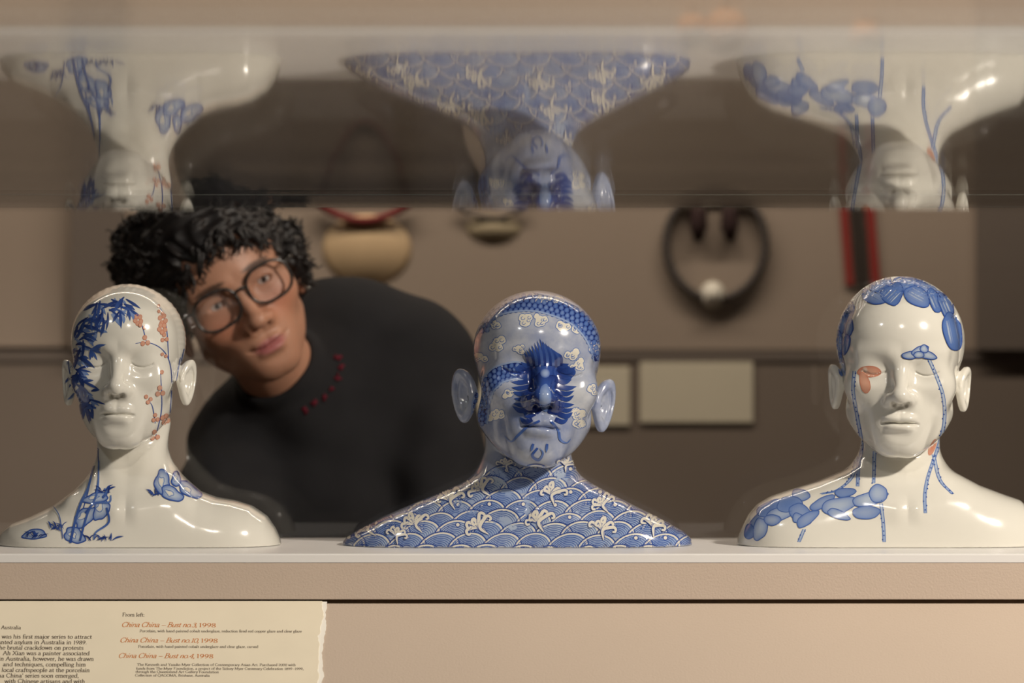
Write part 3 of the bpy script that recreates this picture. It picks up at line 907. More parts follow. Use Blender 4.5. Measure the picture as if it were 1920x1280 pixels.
# ------------------------------------------------------------------ label card on the reading rail
def rail(px, py, e=0.0):
    dx = (px-960)/F; dz = (640-py)/F
    k = (RZ-SF - CZ + CY + e*math.sqrt(2))/(dz-1)
    return Vector((dx*k, CY+k, CZ+dz*k))
rnd = random.Random(3)
card = empty('label_card', rail(300, 1200))
tag(card, 'torn-edged cream text card lying on the sloping reading rail', 'label')
def card_mesh(name, extra, e0, e1, mat, rough):
    ys = np.linspace(1124, 1420, 75)
    edge = []
    w = 0.0
    for y_ in ys:
        w = 0.75*w + rnd.uniform(-1, 1)*rough
        edge.append((612-0.064*(y_-1124)+w+extra - (3 if 1190 < y_ < 1260 else 0), y_))
    poly = [(-120, 1124)] + edge + [(-120, 1420)]
    n = len(poly)
    def top(b, e): return max(b, 640+F*(CZ-(RZ+e*math.sqrt(2)))/(SF-0.0004-CY))
    v = [rail(a, top(b, e1), e1) for a, b in poly] + [rail(a, top(b, e0), e0) for a, b in poly]
    f = [tuple(range(n-1, -1, -1)), tuple(range(n, 2*n))] + [(i, (i+1) % n, (i+1) % n+n, i+n) for i in range(n)]
    me = mesh_from(v, f, name)
    import bmesh
    bm = bmesh.new(); bm.from_mesh(me); bmesh.ops.recalc_face_normals(bm, faces=bm.faces); bm.to_mesh(me); bm.free()
    return link(name, me, mat, card)
M['torn'] = plain('torn_fibre', (0.84, 0.80, 0.72), 0.9, 0.1)
card_mesh('torn_fibre_sheet', 2.0, 0.0006, 0.0012, M['torn'], 1.6)
card_mesh('printed_sheet', -6.0, 0.0012, 0.0017, M['card'], 2.0)

# a small old-style serif alphabet drawn with a broad pen: glyph = advance | strokes | serifs
# stroke: l = straight, c = curved, d = dot; points in units with x-height 44 and cap height 70
BOWL = 'c 10,34 22,44 37,37 42,22 37,6 22,0 10,7'
BOWD = 'c 37,36 25,44 11,38 5,22 10,5 22,0 37,9'
ARCH = 'c 10,32 21,44 33,41 36,30;l 36,32 36,0'
GL = {
 'a': '42|c 6,36 16,44 28,40 30,30;l 30,32 30,6;c 30,6 34,0 41,4;c 30,26 14,22 5,12 11,1 22,2 30,10|',
 'b': '46|l 10,72 10,3;'+BOWL+'|7,71,5', 'c': '39|c 35,36 26,44 12,39 5,22 11,5 23,0 36,8|', 'd': '47|l 37,72 37,0;'+BOWD+'|34,71,5 41,1,5',
 'e': '40|c 6,24 35,26 32,38 21,44 10,38 5,22 11,5 23,0 36,8|', 'f': '29|c 33,68 25,72 15,66 14,50;l 14,54 14,0;l 4,43 27,43|14,0,9',
 'g': '41|c 20,44 8,38 6,26 14,17 26,18 32,30 28,41 20,44;l 29,40 40,43;c 14,17 7,9 14,3 30,1 38,-7 28,-19 12,-20 4,-12 14,2|',
 'h': '48|l 10,72 10,0;'+ARCH+'|10,0,8 36,0,8 7,71,5', 'i': '22|l 10,44 10,0;d 10,62|10,0,8 6,43,5', 'j': '22|l 12,44 12,-8;c 12,-8 8,-20 -2,-21;d 12,62|8,43,5',
 'k': '43|l 10,72 10,0;l 11,20 34,43;l 18,27 38,0|10,0,8 38,0,7 33,44,7 7,71,5', 'l': '22|l 10,72 10,0|10,0,8 7,71,5',
 'm': '71|l 10,44 10,0;'+ARCH+';c 36,32 46,44 57,41 60,30;l 60,32 60,0|10,0,8 36,0,8 60,0,8 7,43,5', 'n': '48|l 10,44 10,0;'+ARCH+'|10,0,8 36,0,8 7,43,5',
 'o': '46|c 23,44 10,38 5,22 10,6 23,0 36,6 41,22 36,38 23,44|', 'p': '46|l 10,44 10,-22;'+BOWL+'|10,-22,8 7,43,5', 'q': '46|l 37,44 37,-22;'+BOWD+'|37,-22,8',
 'r': '32|l 10,44 10,0;c 10,30 18,42 30,42|10,0,8 7,43,5', 's': '34|c 29,36 20,44 9,40 8,31 18,23 29,15 28,5 18,0 5,7|', 't': '29|l 13,56 13,10;c 13,10 17,1 28,4;l 3,43 26,43|',
 'u': '47|l 9,43 9,14;c 9,14 13,2 24,1 36,10;l 36,44 36,0|40,1,5 6,43,5 33,43,5', 'v': '41|l 5,44 21,0;l 21,0 37,44|5,44,7 37,44,6', 'w': '61|l 4,44 18,0;l 18,0 30,44;l 30,44 44,0;l 44,0 57,44|4,44,7 30,44,7 57,44,6',
 'x': '42|l 6,44 36,0;l 35,44 5,0|6,44,7 35,44,6 5,0,6 36,0,7', 'y': '41|l 5,44 21,2;l 37,44 14,-20;c 14,-20 8,-22 3,-20|5,44,7 37,44,6', 'z': '38|l 5,43 33,43;l 33,43 5,1;l 5,1 34,1|',
 'A': '64|l 31,70 7,0;l 31,70 56,0;l 16,24 47,24|7,0,8 56,0,9', 'B': '56|l 12,70 12,0;c 12,70 30,70 40,62 40,46 28,37 12,37;c 12,37 34,38 46,28 46,10 32,0 12,0|8,70,6 8,0,6',
 'C': '62|c 54,56 42,70 24,69 8,52 7,30 18,6 38,0 56,14|', 'F': '50|l 12,70 12,0;l 12,69 46,69;l 12,37 38,37;l 46,69 46,58|12,0,9 7,70,6', 'G': '66|c 56,56 42,70 24,69 8,52 7,30 18,6 38,0 56,8;l 56,30 56,5|56,30,9',
 'K': '61|l 12,70 12,0;l 13,34 46,70;l 24,44 54,0|12,0,9 12,70,9 46,70,8 54,0,9', 'M': '80|l 12,70 10,0;l 12,70 39,4;l 39,4 66,70;l 66,70 69,0|10,0,8 69,0,9 9,70,6 70,70,6',
 'O': '70|c 35,70 14,60 6,35 14,9 35,0 56,9 64,35 56,60 35,70|', 'P': '52|l 12,70 12,0;c 12,70 32,70 45,61 44,42 30,33 12,35|12,0,9 8,70,6', 'Q': '70|c 35,70 14,60 6,35 14,9 35,0 56,9 64,35 56,60 35,70;c 34,1 48,-14 66,-16|',
 'S': '46|c 38,58 26,70 11,65 9,50 22,39 38,26 38,8 24,0 7,11|', 'T': '58|l 29,70 29,0;l 5,69 53,69;l 5,69 4,58;l 53,69 54,58|29,0,9', 'X': '61|l 8,70 53,0;l 52,70 7,0|8,70,8 52,70,8 7,0,8 53,0,8', 'Y': '56|l 6,70 28,34;l 51,70 28,34;l 28,36 28,0|6,70,8 51,70,8 28,0,9',
 '0': '47|c 23,62 9,54 5,31 9,8 23,0 37,8 42,31 37,54 23,62|', '1': '36|l 19,62 19,0;l 19,62 9,55|19,0,9', '2': '46|c 7,50 15,62 30,60 36,46 26,26 6,2;l 6,2 41,2|', '3': '44|c 7,54 18,62 31,58 32,42 17,34;c 17,34 34,32 38,16 28,1 14,0 5,6|',
 '4': '48|l 33,62 5,19;l 5,19 43,19;l 33,62 33,0|33,0,7', '8': '45|c 22,62 9,56 10,42 22,34 37,20 35,5 22,0 8,5 7,18 22,33 34,44 34,56 22,62|', '9': '46|c 37,42 32,28 20,24 8,32 8,50 20,62 34,56 38,36 28,12 10,-2|',
 '.': '22|d 10,4|', ',': '22|d 10,4;c 12,4 12,-6 6,-12|', ':': '22|d 10,4;d 10,38|', '-': '28|l 4,24 24,24|', '\u2013': '52|l 3,24 48,24|', '\u2018': '20|d 9,60;c 7,60 8,68 12,72|', '\u2019': '20|d 9,66;c 11,66 11,58 6,53|', ' ': '24||'}
def text_mesh(body, shear=0.0, bold=0.0):
    V = []; Fc = []
    thick, thin = 0.102+bold, 0.058+bold
    def quad_strip(P):
        n = len(P); T = np.gradient(P, axis=0); T /= np.maximum(np.hypot(T[:, 0], T[:, 1]), 1e-6)[:, None]
        w = thin+(thick-thin)*np.abs(T[:, 1])**1.3
        N = np.stack([-T[:, 1], T[:, 0]], 1)*w[:, None]*0.5
        o = len(V)
        for k in range(n): V.extend([P[k]+N[k], P[k]-N[k]])
        for k in range(n-1): Fc.append((o+2*k, o+2*k+1, o+2*k+3, o+2*k+2))
    X = 0.0
    for ch in body:
        adv, st, sf = GL[ch].split('|')
        for q in st.split(';'):
            if not q: continue
            kind, *pp = q.split()
            P = np.array([[float(u) for u in a.split(',')] for a in pp])/100.0 + np.array([X, 0])
            if kind == 'd':
                o = len(V)
                for k in range(8): V.append(P[0]+np.array([math.cos(k*math.pi/4), math.sin(k*math.pi/4)])*(0.058+bold*0.5))
                Fc.append(tuple(range(o, o+8)))
            elif kind == 'l': quad_strip(P)
            else:
                Pp = np.vstack([2*P[0]-P[1], P, 2*P[-1]-P[-2]]); out = []
                for k in range(1, len(Pp)-2):
                    p0, p1, p2, p3 = Pp[k-1:k+3]
                    for t in (0, 0.25, 0.5, 0.75): out.append(0.5*((2*p1)+(p2-p0)*t+(2*p0-5*p1+4*p2-p3)*t*t+(3*p1-p0-3*p2+p3)*t**3))
                quad_strip(np.array(out+[P[-1]]))
        if not (shear and ch.islower()):
            for q in sf.split():
                a, b, c = [float(u)/100 for u in q.split(',')]
                quad_strip(np.array([[X+a-c, b], [X+a+c, b]]))
        X += float(adv)/100*(0.9 if shear else 1.0)
    return mesh_from([(v[0]+shear*v[1], v[1], 0) for v in V], Fc, 'text_line')
UP = Vector((0, 1, 1)).normalized()
def put_text(body, x0, x1, py, cap, mat, shear=0.0, bold=0.0, ref=None):
    """fit a line of text between photo pixels x0..x1 on baseline py; with ref px/unit keep that width and end at x1"""
    me = text_mesh(body, shear, bold)
    n = len(me.vertices)
    co = np.empty(n*3, f32); me.vertices.foreach_get('co', co); co = co.reshape(-1, 3)
    a, b = co[:, 0].min(), co[:, 0].max()
    ux = (x1-x0)/(b-a) if ref is None else ref
    if ref is not None: x0 = x1-ref*(b-a)
    uy = cap/0.70
    out = np.empty_like(co)
    A = rail(x0, py, 0.00185); B = rail(x1, py+0.5, 0.00185)
    vx = (B-A)/(x1-x0)
    vy = UP*((rail(x0, py-10, 0.00185)-A).length/10.0)
    for i in range(n):
        out[i] = A + vx*float((co[i, 0]-a)*ux) + vy*float(co[i, 1]*uy)
    me.vertices.foreach_set('co', out.ravel()); me.update()
    me.materials.clear()
    o = link('text_line', me, mat, card)
    return ux
INK, ORA = M['ink'], M['orange']
put_text('From left:', 229.3, 270.7, 1155, 6.6, INK)
for num, xa, xb, yy, cut in (('3', 228.7, 404.5, 1174.7, 0), ('10', 225.7, 408, 1203.7, 0), ('4', 222.7, 399.8, 1232.8, 0)):
    xm = xb-34 if num != '10' else xb-34
    put_text('China China \u2013 Bust no.%s,' % num, xa, xm-1.5, yy, 8.6, ORA, 0.28, -0.004)
    put_text('1998', xm+3, xb, yy+0.2, 8.0, ORA, 0, -0.004)
put_text('Porcelain, with hand-painted cobalt underglaze, reduction fired red copper glaze and clear glaze', 261.7, 566, 1184.6, 4.6, INK)
put_text('Porcelain, with hand-painted cobalt underglaze and clear glaze, carved', 259, 484, 1213.7, 4.6, INK)
put_text('The Kenneth and Yasuko Myer Collection of Contemporary Asian Art. Purchased 2000 with', 256.7, 554, 1247.6, 4.4, INK)
put_text('funds from The Myer Foundation, a project of the Sidney Myer Centenary Celebration 1899\u20131999,', 255, 569, 1254.8, 4.4, INK)
put_text('through the Queensland Art Gallery Foundation', 254, 410, 1261.0, 4.4, INK)
put_text('Collection of QAGOMA, Brisbane, Australia', 253.3, 393.3, 1267.6, 4.4, INK)
put_text('Australia', 1.7, 39.3, 1178.7, 6.6, INK)
u = put_text('was his first major series to attract', 2.7, 172, 1196.3, 7.2, INK, 0, 0.002)
for t_, xr, yb_ in (('granted asylum in Australia in 1989.', 162.3, 1206.7), ('the brutal crackdown on protests', 156.3, 1217), ('Ah Xian was a painter associated', 167.7, 1227.3), ('in Australia, however, he was drawn', 175.3, 1237.7),
                    ('and techniques, compelling him', 160.3, 1248.3), ('local craftspeople at the porcelain', 167.7, 1258.9), ("\u2018China China\u2019 series soon emerged,", 147.3, 1269.3), ('with Chinese artisans and with', 158.7, 1279.9)):
    put_text(t_, 0, xr, yb_, 7.2, INK, 0, 0.002, ref=u)

# ------------------------------------------------------------------ far wall showcase behind the visitor
BY = 2.40
def bpt(px, py, y=BY): return W(px, py, y)
sc_ = empty('wall_showcase', (0, BY, 0))
tag(sc_, 'brown wall showcase with a lit backboard and dark posts behind the visitor', 'showcase')
def wbox(name, x0, x1, y0, y1, d0, d1, mat, parent=sc_, bevel=0.0):
    """box whose front face (depth d0) covers the pixel rectangle"""
    a = W(x0, y1, d0); b = W(x1, y0, d0)
    return box(name, (a[0], d0, a[2]), (b[0], d1, b[2]), mat, parent, bevel)
wbox('backboard', 232, 1832, -900, 655, BY, BY+0.04, M['board'])
wbox('backboard', -700, 134, -900, 650, BY+0.01, BY+0.04, M['board'])
wbox('post', 134, 232, -900, 655, BY-0.02, BY+0.04, M['mullion'])
wbox('post', 1832, 2100, -900, 655, BY-0.02, BY+0.04, M['mullion'])
zb = W(0, 655, BY)[2]
xa_, xb_ = W(-900, 0, BY)[0], W(2700, 0, BY)[0]
box('base', (xa_, BY+0.0, 0.0), (xb_, 2.745, zb-0.002), M['darkwall'], sc_)
box('ledge', (xa_, BY-0.003, zb-0.02), (xb_, BY-0.0005, zb-0.002), M['mullion'], sc_)

# things hung on the far backboard, labels on its base
M['cream2'] = plain('aged_label', (0.66, 0.60, 0.47), 0.8, 0.2, 0.03, 10)
for (x0, x1, y0, y1, lb) in ((856, 1181, 687, 797, 'wide cream label on the dark showcase base below the small shell ornament'), (1200, 1412, 679, 792, 'cream label on the dark showcase base below the dark beaded necklace')):
    o = wbox('showcase_label', x0, x1, y0, y1, BY-0.005, BY-0.0003, M['cream2'], None, 0.001)
    tag(o, lb, 'label', 'showcase labels')

def dome(cx, cy, rx, ry, depth, y, seg=40, rings=8):
    V = []; Fc = []
    s = F/(y-CY)
    c = W(cx, cy, y)
    for i in range(rings+1):
        q = i/rings
        for k in range(seg):
            t = 2*math.pi*k/seg
            V.append((c[0]+rx/s*q*math.cos(t), y-depth*(1-q*q), c[2]+ry/s*q*math.sin(t)))
    for i in range(rings):
        for k in range(seg):
            l = (k+1) % seg
            Fc.append((i*seg+k, i*seg+l, (i+1)*seg+l, (i+1)*seg+k))
    Fc.append(tuple(rings*seg+k for k in range(seg)))
    return V, Fc
M['shell'] = plain('tan_shell', (0.62, 0.45, 0.27), 0.45, 0.5, 0.12, 20)
M['redcord'] = plain('dark_red_cord', (0.19, 0.03, 0.03), 0.8, 0.2)
M['bead'] = plain('dark_bead', (0.045, 0.035, 0.03), 0.4, 0.5)
M['pale'] = plain('pale_shell', (0.62, 0.58, 0.50), 0.5, 0.5)
M['olive'] = plain('olive_shell', (0.40, 0.33, 0.22), 0.6, 0.4)
M['red'] = plain('red_cloth', (0.28, 0.035, 0.03), 0.8, 0.2)
M['terra'] = plain('orange_gourd', (0.55, 0.26, 0.11), 0.6, 0.4, 0.1, 20)
M['fur'] = plain('dark_feather', (0.05, 0.03, 0.03), 0.9, 0.1)

y_ = BY-0.0006
t = empty('breast_ornament', W(688, 470, y_)); tag(t, 'round tan shell breast ornament on a dark red cord hung on the backboard', 'ornament')
Geo().add(dome(688, 468, 84, 68, 0.018, y_)).build('shell_disc', M['shell'], t)
Geo().add(tube_geo([W(x, 380+34*(1-((x-682)/85)**2), y_-0.016) for x in range(598, 768, 8)], 0.0075, 8)).build('neck_cord', M['redcord'], t)
Geo().add(tube_geo([W(598, 380, y_-0.016), W(625, 300, y_-0.012), W(660, 240, y_-0.008), W(684, 225, y_-0.006), W(710, 240, y_-0.008), W(745, 300, y_-0.012), W(766, 380, y_-0.016)], 0.0022, 8)).build('hanging_cord', M['redcord'], t)

t = empty('shell_ornament', W(925, 430, y_)); tag(t, 'small olive shell ornament with a dark cord hung on the backboard', 'ornament')
Geo().add(dome(925, 428, 52, 26, 0.012, y_)).build('shell_disc', M['olive'], t)
Geo().add(tube_geo([W(862, 392, y_-0.010), W(880, 402, y_-0.010), W(905, 408, y_-0.010), W(945, 408, y_-0.010), W(980, 392, y_-0.010), W(960, 330, y_-0.008), W(922, 300, y_-0.008), W(882, 330, y_-0.008)], 0.004, 8, True)).build('cord', M['bead'], t)

t = empty('beaded_necklace', W(1342, 455, y_)); tag(t, 'dark beaded ring necklace with a pale pendant hung on the backboard', 'necklace')
for k in range(40):
    a = 2*math.pi*k/40
    c = W(1342+93*math.cos(a), 457-104*math.sin(a), BY-0.011)
    V = []; Fc = []
    for i in range(7):
        for j in range(10):
            u = math.pi*i/6; v = 2*math.pi*j/10
            V.append((c[0]+0.0088*math.sin(u)*math.cos(v), c[1]+0.0088*math.sin(u)*math.sin(v), c[2]+0.0088*math.cos(u)))
    for i in range(6):
        for j in range(10): Fc.append((i*10+j, (i+1)*10+j, (i+1)*10+(j+1) % 10, i*10+(j+1) % 10))
    Geo().add((V, Fc)).build('bead', M['bead'], t)
Geo().add(dome(1336, 553, 24, 26, 0.018, BY-0.012)).build('pendant', M['pale'], t)
for cx in (1310, 1368):
    Geo().add(tube_geo([W(cx+(6 if cx < 1340 else -6), 352, BY-0.012), W(cx, 395, BY-0.012), W(cx, 425, BY-0.014), W(cx-(2 if cx < 1340 else -2), 452, BY-0.012)], [0.004, 0.014, 0.016, 0.006], 10)).build('feather_tuft', M['fur'], t)

t = empty('red_sash', W(1616, 400, y_)); tag(t, 'red and black woven sash hanging against the backboard', 'sash')
for (dx, w, m, dd) in ((-24, 15, 'red', 0.006), (0, 24, 'bead', 0.009), (25, 17, 'red', 0.006)):
    V = []
    for k in range(9):
        yy = 230+k*38; xx = 1606+dx+(yy-390)*0.08*(1 if yy > 390 else 0.3)
        for sx_, d in ((-w/2, 0.0), (w/2, 0.0), (w/2, dd), (-w/2, dd)): V.append(W(xx+sx_, yy, BY-0.0008-d))
    Fc = [(3, 2, 1, 0), (32, 33, 34, 35)] + [(k*4+i, k*4+(i+1) % 4, k*4+4+(i+1) % 4, k*4+4+i) for k in range(8) for i in range(4)]
    Geo().add((V, Fc)).build('woven_strip', M[m], t, False)

for (cx, cy, r, lb) in ((1297, 52, 30, 'small orange gourd hung on the backboard above the beaded necklace'), (1362, 54, 42, 'larger orange gourd hung on the backboard above the beaded necklace'), (1622, 66, 30, 'orange gourd hung on the backboard above the red sash')):
    t = empty('hanging_gourd', W(cx, cy, y_)); tag(t, lb, 'gourd', 'orange gourds on the backboard')
    Geo().add(dome(cx, cy, r, r*0.95, 0.022, y_)).build('bowl', M['terra'], t)
    Geo().add(tube_geo([W(cx, cy-r*0.85, y_-0.004), W(cx, cy-r*1.5, y_-0.003)], 0.002, 6)).build('cord', M['bead'], t)

# ------------------------------------------------------------------ the visitor peering in from behind the case
HS = 1.10
HC = np.array(W(430, 542, 0.70), f32)
HR = rot_xyz(math.radians(4), math.radians(-30), math.radians(11))
HSC = np.array([HS*1.02, HS, HS], f32)
def hw_(x, y, z):
    """head space -> world"""
    l = np.array([x*HSC[0], -y*HSC[1], z*HSC[2]])
    return tuple((HR @ l) + HC)
def cones(x, y, z, L, k, d=None):
    for A, B, ra, rb in L:
        q = cone(x, y, z, A, B, ra, rb)
        d = q if d is None else smin(d, q, k)
    return d
PXM = 1.0/1430.0
HP = dict(open=True, lips=1.0, smile=0.006, mw=1.22, jaw=0.045, ear=0.80, ear_out=0.35, nosew=1.1)
neck_top = hw_(0, -0.012, -0.07)
neck_bot = W(585, 780, 0.86)
neck_mid = tuple(0.62*a+0.38*b for a, b in zip(neck_top, neck_bot))
RSH = W(790, 700, 0.86); LSH = W(460, 830, 0.84)
WR = (W(815, 1010, 0.72), W(420, 1040, 0.66))
HAND = []
for (hx0, hy0, hz0), sg in ((WR[0], 1), (WR[1], -1)):      # hands hanging below the sleeves: palm, four fingers, thumb
    HAND.append(((hx0, hy0, hz0-0.02), (hx0, hy0-0.01, hz0-0.09), 0.020, 0.017))
    HAND.append(((hx0-0.022, hy0-0.01, hz0-0.075), (hx0+0.022, hy0-0.01, hz0-0.08), 0.013, 0.013))
    for q, (off, ln) in enumerate(((-0.028, 0.066), (-0.0095, 0.076), (0.0095, 0.072), (0.028, 0.056))):
        a = (hx0+off, hy0-0.012, hz0-0.095); b = (hx0+off*1.05, hy0-0.022, hz0-0.095-ln*0.55); c = (hx0+off, hy0-0.014, hz0-0.095-ln)
        HAND += [(a, b, 0.0088, 0.0080), (b, c, 0.0080, 0.0068)]
    a = (hx0-sg*0.026, hy0-0.008, hz0-0.045); b = (hx0-sg*0.046, hy0-0.020, hz0-0.075); c = (hx0-sg*0.045, hy0-0.030, hz0-0.105)
    HAND += [(a, b, 0.012, 0.010), (b, c, 0.010, 0.008)]
def body_fn(x, y, z):
    hx, hy, hz = to_head(x, y, z, HC, HR, HSC)
    d = head_sdf(hx, hy, hz, HP)*HS
    d = smin(d, cone(x, y, z, neck_top, neck_bot, 0.050, 0.056), 0.02)
    b = cones(x, y, z, [(neck_bot, W(620, 1100, 0.86), 0.09, 0.12), (RSH, WR[0], 0.05, 0.028), (LSH, WR[1], 0.05, 0.028), (LSH, neck_bot, 0.05, 0.06), (neck_bot, RSH, 0.06, 0.05)], 0.03)
    d = smin(d, b, 0.03)
    hnd = cones(x, y, z, HAND, 0.004)
    return smin(d, hnd, 0.006).astype(f32)
me, pts, Q = mesh_sdf(body_fn, (-0.60, 0.52, 0.76), (0.02, 1.02, 1.44), 0.0024, 'visitor_body')
vis = empty('person', (-0.24, 0.95, 0.0))
tag(vis, 'person in glasses and a black sweater leaning in with head tilted behind the case', 'person')
lx, ly, lz = to_head(pts[:, 0], pts[:, 1], pts[:, 2], HC, HR, HSC)
skin = np.tile(np.array([0.44, 0.225, 0.145], f32), (len(pts), 1))
blush = np.exp(-(((np.abs(lx)-0.036)/0.02)**2+((lz+0.03)/0.018)**2))*(ly > 0.03)
skin += blush[:, None]*np.array([0.05, -0.02, -0.02], f32)
lip = np.clip(1.5-((np.abs(lx)/0.023)**2+((lz+0.0690)/0.0105)**2)*1.5, 0, 1)*(ly > 0.06)
skin = skin*(1-lip[:, None]*0.85)+np.array([0.33, 0.09, 0.10], f32)*lip[:, None]*0.85
brow = np.clip(2-2*(((np.abs(lx)-0.030)/0.021)**2+((lz-0.0205-0.10*np.minimum(0, 0.03-np.abs(lx)))/0.0042)**2), 0, 1)*(ly > 0.04)
skin = skin*(1-brow[:, None]*0.85)+np.array([0.03, 0.02, 0.016], f32)*brow[:, None]*0.85
M['skin'], nt, b_ = new_mat('skin')
at_ = nt.nodes.new('ShaderNodeAttribute'); at_.attribute_name = 'paint'
nt.links.new(at_.outputs['Color'], b_.inputs['Base Color']); b_.inputs['Roughness'].default_value = 0.48
b_.inputs['Subsurface Weight'].default_value = 0.15; b_.inputs['Subsurface Radius'].default_value = (0.012, 0.005, 0.003)
paint_attr(me, skin)
link('body', me, M['skin'], vis)

M['sweater'] = plain('black_sweater', (0.016, 0.016, 0.018), 0.9, 0.15, 0.15, 30, 0.5, 500)
M['trousers'] = plain('dark_trousers', (0.025, 0.025, 0.03), 0.9, 0.15)
M['shoe'] = plain('black_shoe', (0.02, 0.02, 0.02), 0.4, 0.4)
def px_(n): return n*PXM
def sweater_fn(x, y, z):
    L = [(W(645, 655, 0.92), W(765, 680, 0.90), px_(124), px_(118)),
         (W(650, 720, 0.90), W(612, 1120, 0.88), px_(190), px_(262)),
         (W(480, 850, 0.88), W(560, 760, 0.90), px_(115), px_(130)),
         (W(556, 748, 0.80), W(600, 790, 0.86), px_(96), px_(130)),
         (RSH, W(822, 860, 0.80), px_(100), px_(74)), (W(822, 860, 0.80), WR[0], px_(74), px_(48)),
         (LSH, W(420, 950, 0.76), px_(98), px_(78)), (W(420, 950, 0.76), WR[1], px_(78), px_(48))]
    d = cones(x, y, z, L, 0.05)
    d = d + 0.0022*np.sin(x*55+z*38+3*np.sin(y*20))*np.sin(z*47-x*21)
    neckd = cone(x, y, z, neck_top, neck_mid, 0.055, 0.053)
    d = smax(d, -(neckd), 0.006)
    hx, hy, hz = to_head(x, y, z, HC, HR, HSC)
    d = smax(d, -(ell(hx, hy, hz, (0, 0.0, -0.005), (0.080, 0.112, 0.112))*HS), 0.008)
    ring = np.sqrt(np.maximum(neckd-0.004, -0.02)**2+d**2)-0.007
    d = smin(d, np.where(neckd < 0.03, np.maximum(ring, neckd*-1-0.004), 0.1), 0.006)
    return d.astype(f32)
mes, spts, sQ = mesh_sdf(sweater_fn, (-0.68, 0.55, 0.80), (0.14, 1.16, 1.36), 0.0034, 'sweater')
swo = link('sweater', mes, M['sweater'], vis)

# dark red stitching beside the collar
M['stitch'] = plain('dark_red_stitch', (0.10, 0.012, 0.022), 0.9, 0.1)
bvh = BVHTree.FromPolygons([tuple(p_) for p_ in spts], [tuple(q) for q in sQ.tolist()])
def on_sweater(px, py):
    o = Vector((0, CY, CZ)); d = (Vector(W(px, py, 0.8))-o).normalized()
    r = bvh.ray_cast(o, d)
    return (r[0]-d*0.0015) if r[0] is not None else None
rnd = random.Random(12)
for (cx, cy) in ((634, 670), (640, 688), (634, 708), (622, 728), (608, 744), (590, 756), (572, 768)):
    g = Geo()
    for k in range(4):
        a = rnd.uniform(0, 6.28); l = rnd.uniform(3.5, 7)
        P3 = [on_sweater(cx+rnd.uniform(-3, 3)+u*l*math.cos(a), cy+rnd.uniform(-3, 3)+u*l*math.sin(a)) for u in (-1, 0, 1)]
        if any(q is None for q in P3): continue
        g.add(tube_geo(P3, 0.0014, 6))
    if g.v: g.build('stitched_letter', M['stitch'], vis)

# trousers and shoes down to the floor
HIP = (-0.24, 0.90, 0.86)
def trouser_fn(x, y, z):
    L = [((HIP[0]-0.06, HIP[1], HIP[2]), (HIP[0]+0.06, HIP[1], HIP[2]), 0.125, 0.125)]
    for sg in (-1, 1):
        L += [((HIP[0]+sg*0.09, 0.91, 0.78), (HIP[0]+sg*0.12, 0.88, 0.46), 0.095, 0.066), ((HIP[0]+sg*0.12, 0.88, 0.46), (HIP[0]+sg*0.13, 0.94, 0.09), 0.066, 0.052)]
    return cones(x, y, z, L, 0.03).astype(f32)
tme, _, _ = mesh_sdf(trouser_fn, (-0.58, 0.66, 0.03), (0.10, 1.12, 1.02), 0.008, 'trousers')
link('trousers', tme, M['trousers'], vis)
for sg in (-1, 1):
    def shoe_fn(x, y, z, sg=sg):
        cx = HIP[0]+sg*0.13
        d = cones(x, y, z, [((cx, 0.96, 0.05), (cx+sg*0.01, 0.80, 0.032), 0.048, 0.040), ((cx, 0.95, 0.06), (cx, 0.945, 0.10), 0.045, 0.045)], 0.03)
        return smax(d, -z, 0.004).astype(f32)
    m_, _, _ = mesh_sdf(shoe_fn, (HIP[0]+sg*0.13-0.09, 0.70, -0.01), (HIP[0]+sg*0.13+0.09, 1.05, 0.16), 0.006, 'shoe')
    link('shoe', m_, M['shoe'], vis)

# hair
M['hair'] = plain('black_hair', (0.012, 0.010, 0.010), 0.5, 0.4, 0.2, 60)
LUMPS = [(548, 500, 0.71, 26), (540, 470, 0.69, 30), (235, 500, 0.78, 30), (245, 450, 0.78, 34), (300, 420, 0.74, 40), (560, 520, 0.76, 24), (545, 545, 0.775, 22), (400, 425, 0.69, 40), (460, 425, 0.70, 36), (380, 520, 0.645, 20), (365, 550, 0.65, 20), (520, 485, 0.675, 22), (300, 455, 0.72, 70), (268, 490, 0.75, 50), (255, 535, 0.77, 36), (355, 440, 0.68, 58), (420, 440, 0.665, 50), (475, 440, 0.68, 48), (525, 458, 0.72, 44), (552, 490, 0.75, 28), (300, 520, 0.70, 46),
         (318, 565, 0.71, 38), (318, 610, 0.74, 32), (395, 470, 0.645, 30), (350, 500, 0.655, 34), (335, 540, 0.66, 28), (440, 470, 0.632, 20), (500, 470, 0.66, 22), (290, 600, 0.78, 36)]
def hair_fn(x, y, z):
    hx, hy, hz = to_head(x, y, z, HC, HR, HSC)
    cap = ell(hx, hy, hz, (0, -0.016, 0.040), (0.086, 0.110, 0.094))
    lim = 0.69*hy-hz+0.004*np.sin(hx*120)
    d = smax(cap, lim, 0.01)*HS
    for (a, b, c, r) in LUMPS:
        w = W(a, b, c)
        d = smin(d, np.sqrt((x-w[0])**2+(y-w[1])**2+(z-w[2])**2)-r/1460.0, 0.012)
    d = d + 0.0035*np.sin(x*210+3*np.sin(z*80))*np.sin(z*190+2*np.sin(y*90)) + 0.002*np.sin(y*260+x*160)
    face = ell(hx, hy, hz, (0, 0.060, -0.026), (0.062, 0.08, 0.070))*HS
    d = smax(d, -face, 0.006)
    return d.astype(f32)
hme, hpts, hQ = mesh_sdf(hair_fn, (-0.56, 0.56, 1.16), (-0.22, 0.88, 1.47), 0.0022, 'hair')
hair = link('hair', hme, M['hair'], vis)
rnd = random.Random(5)
g = Geo()
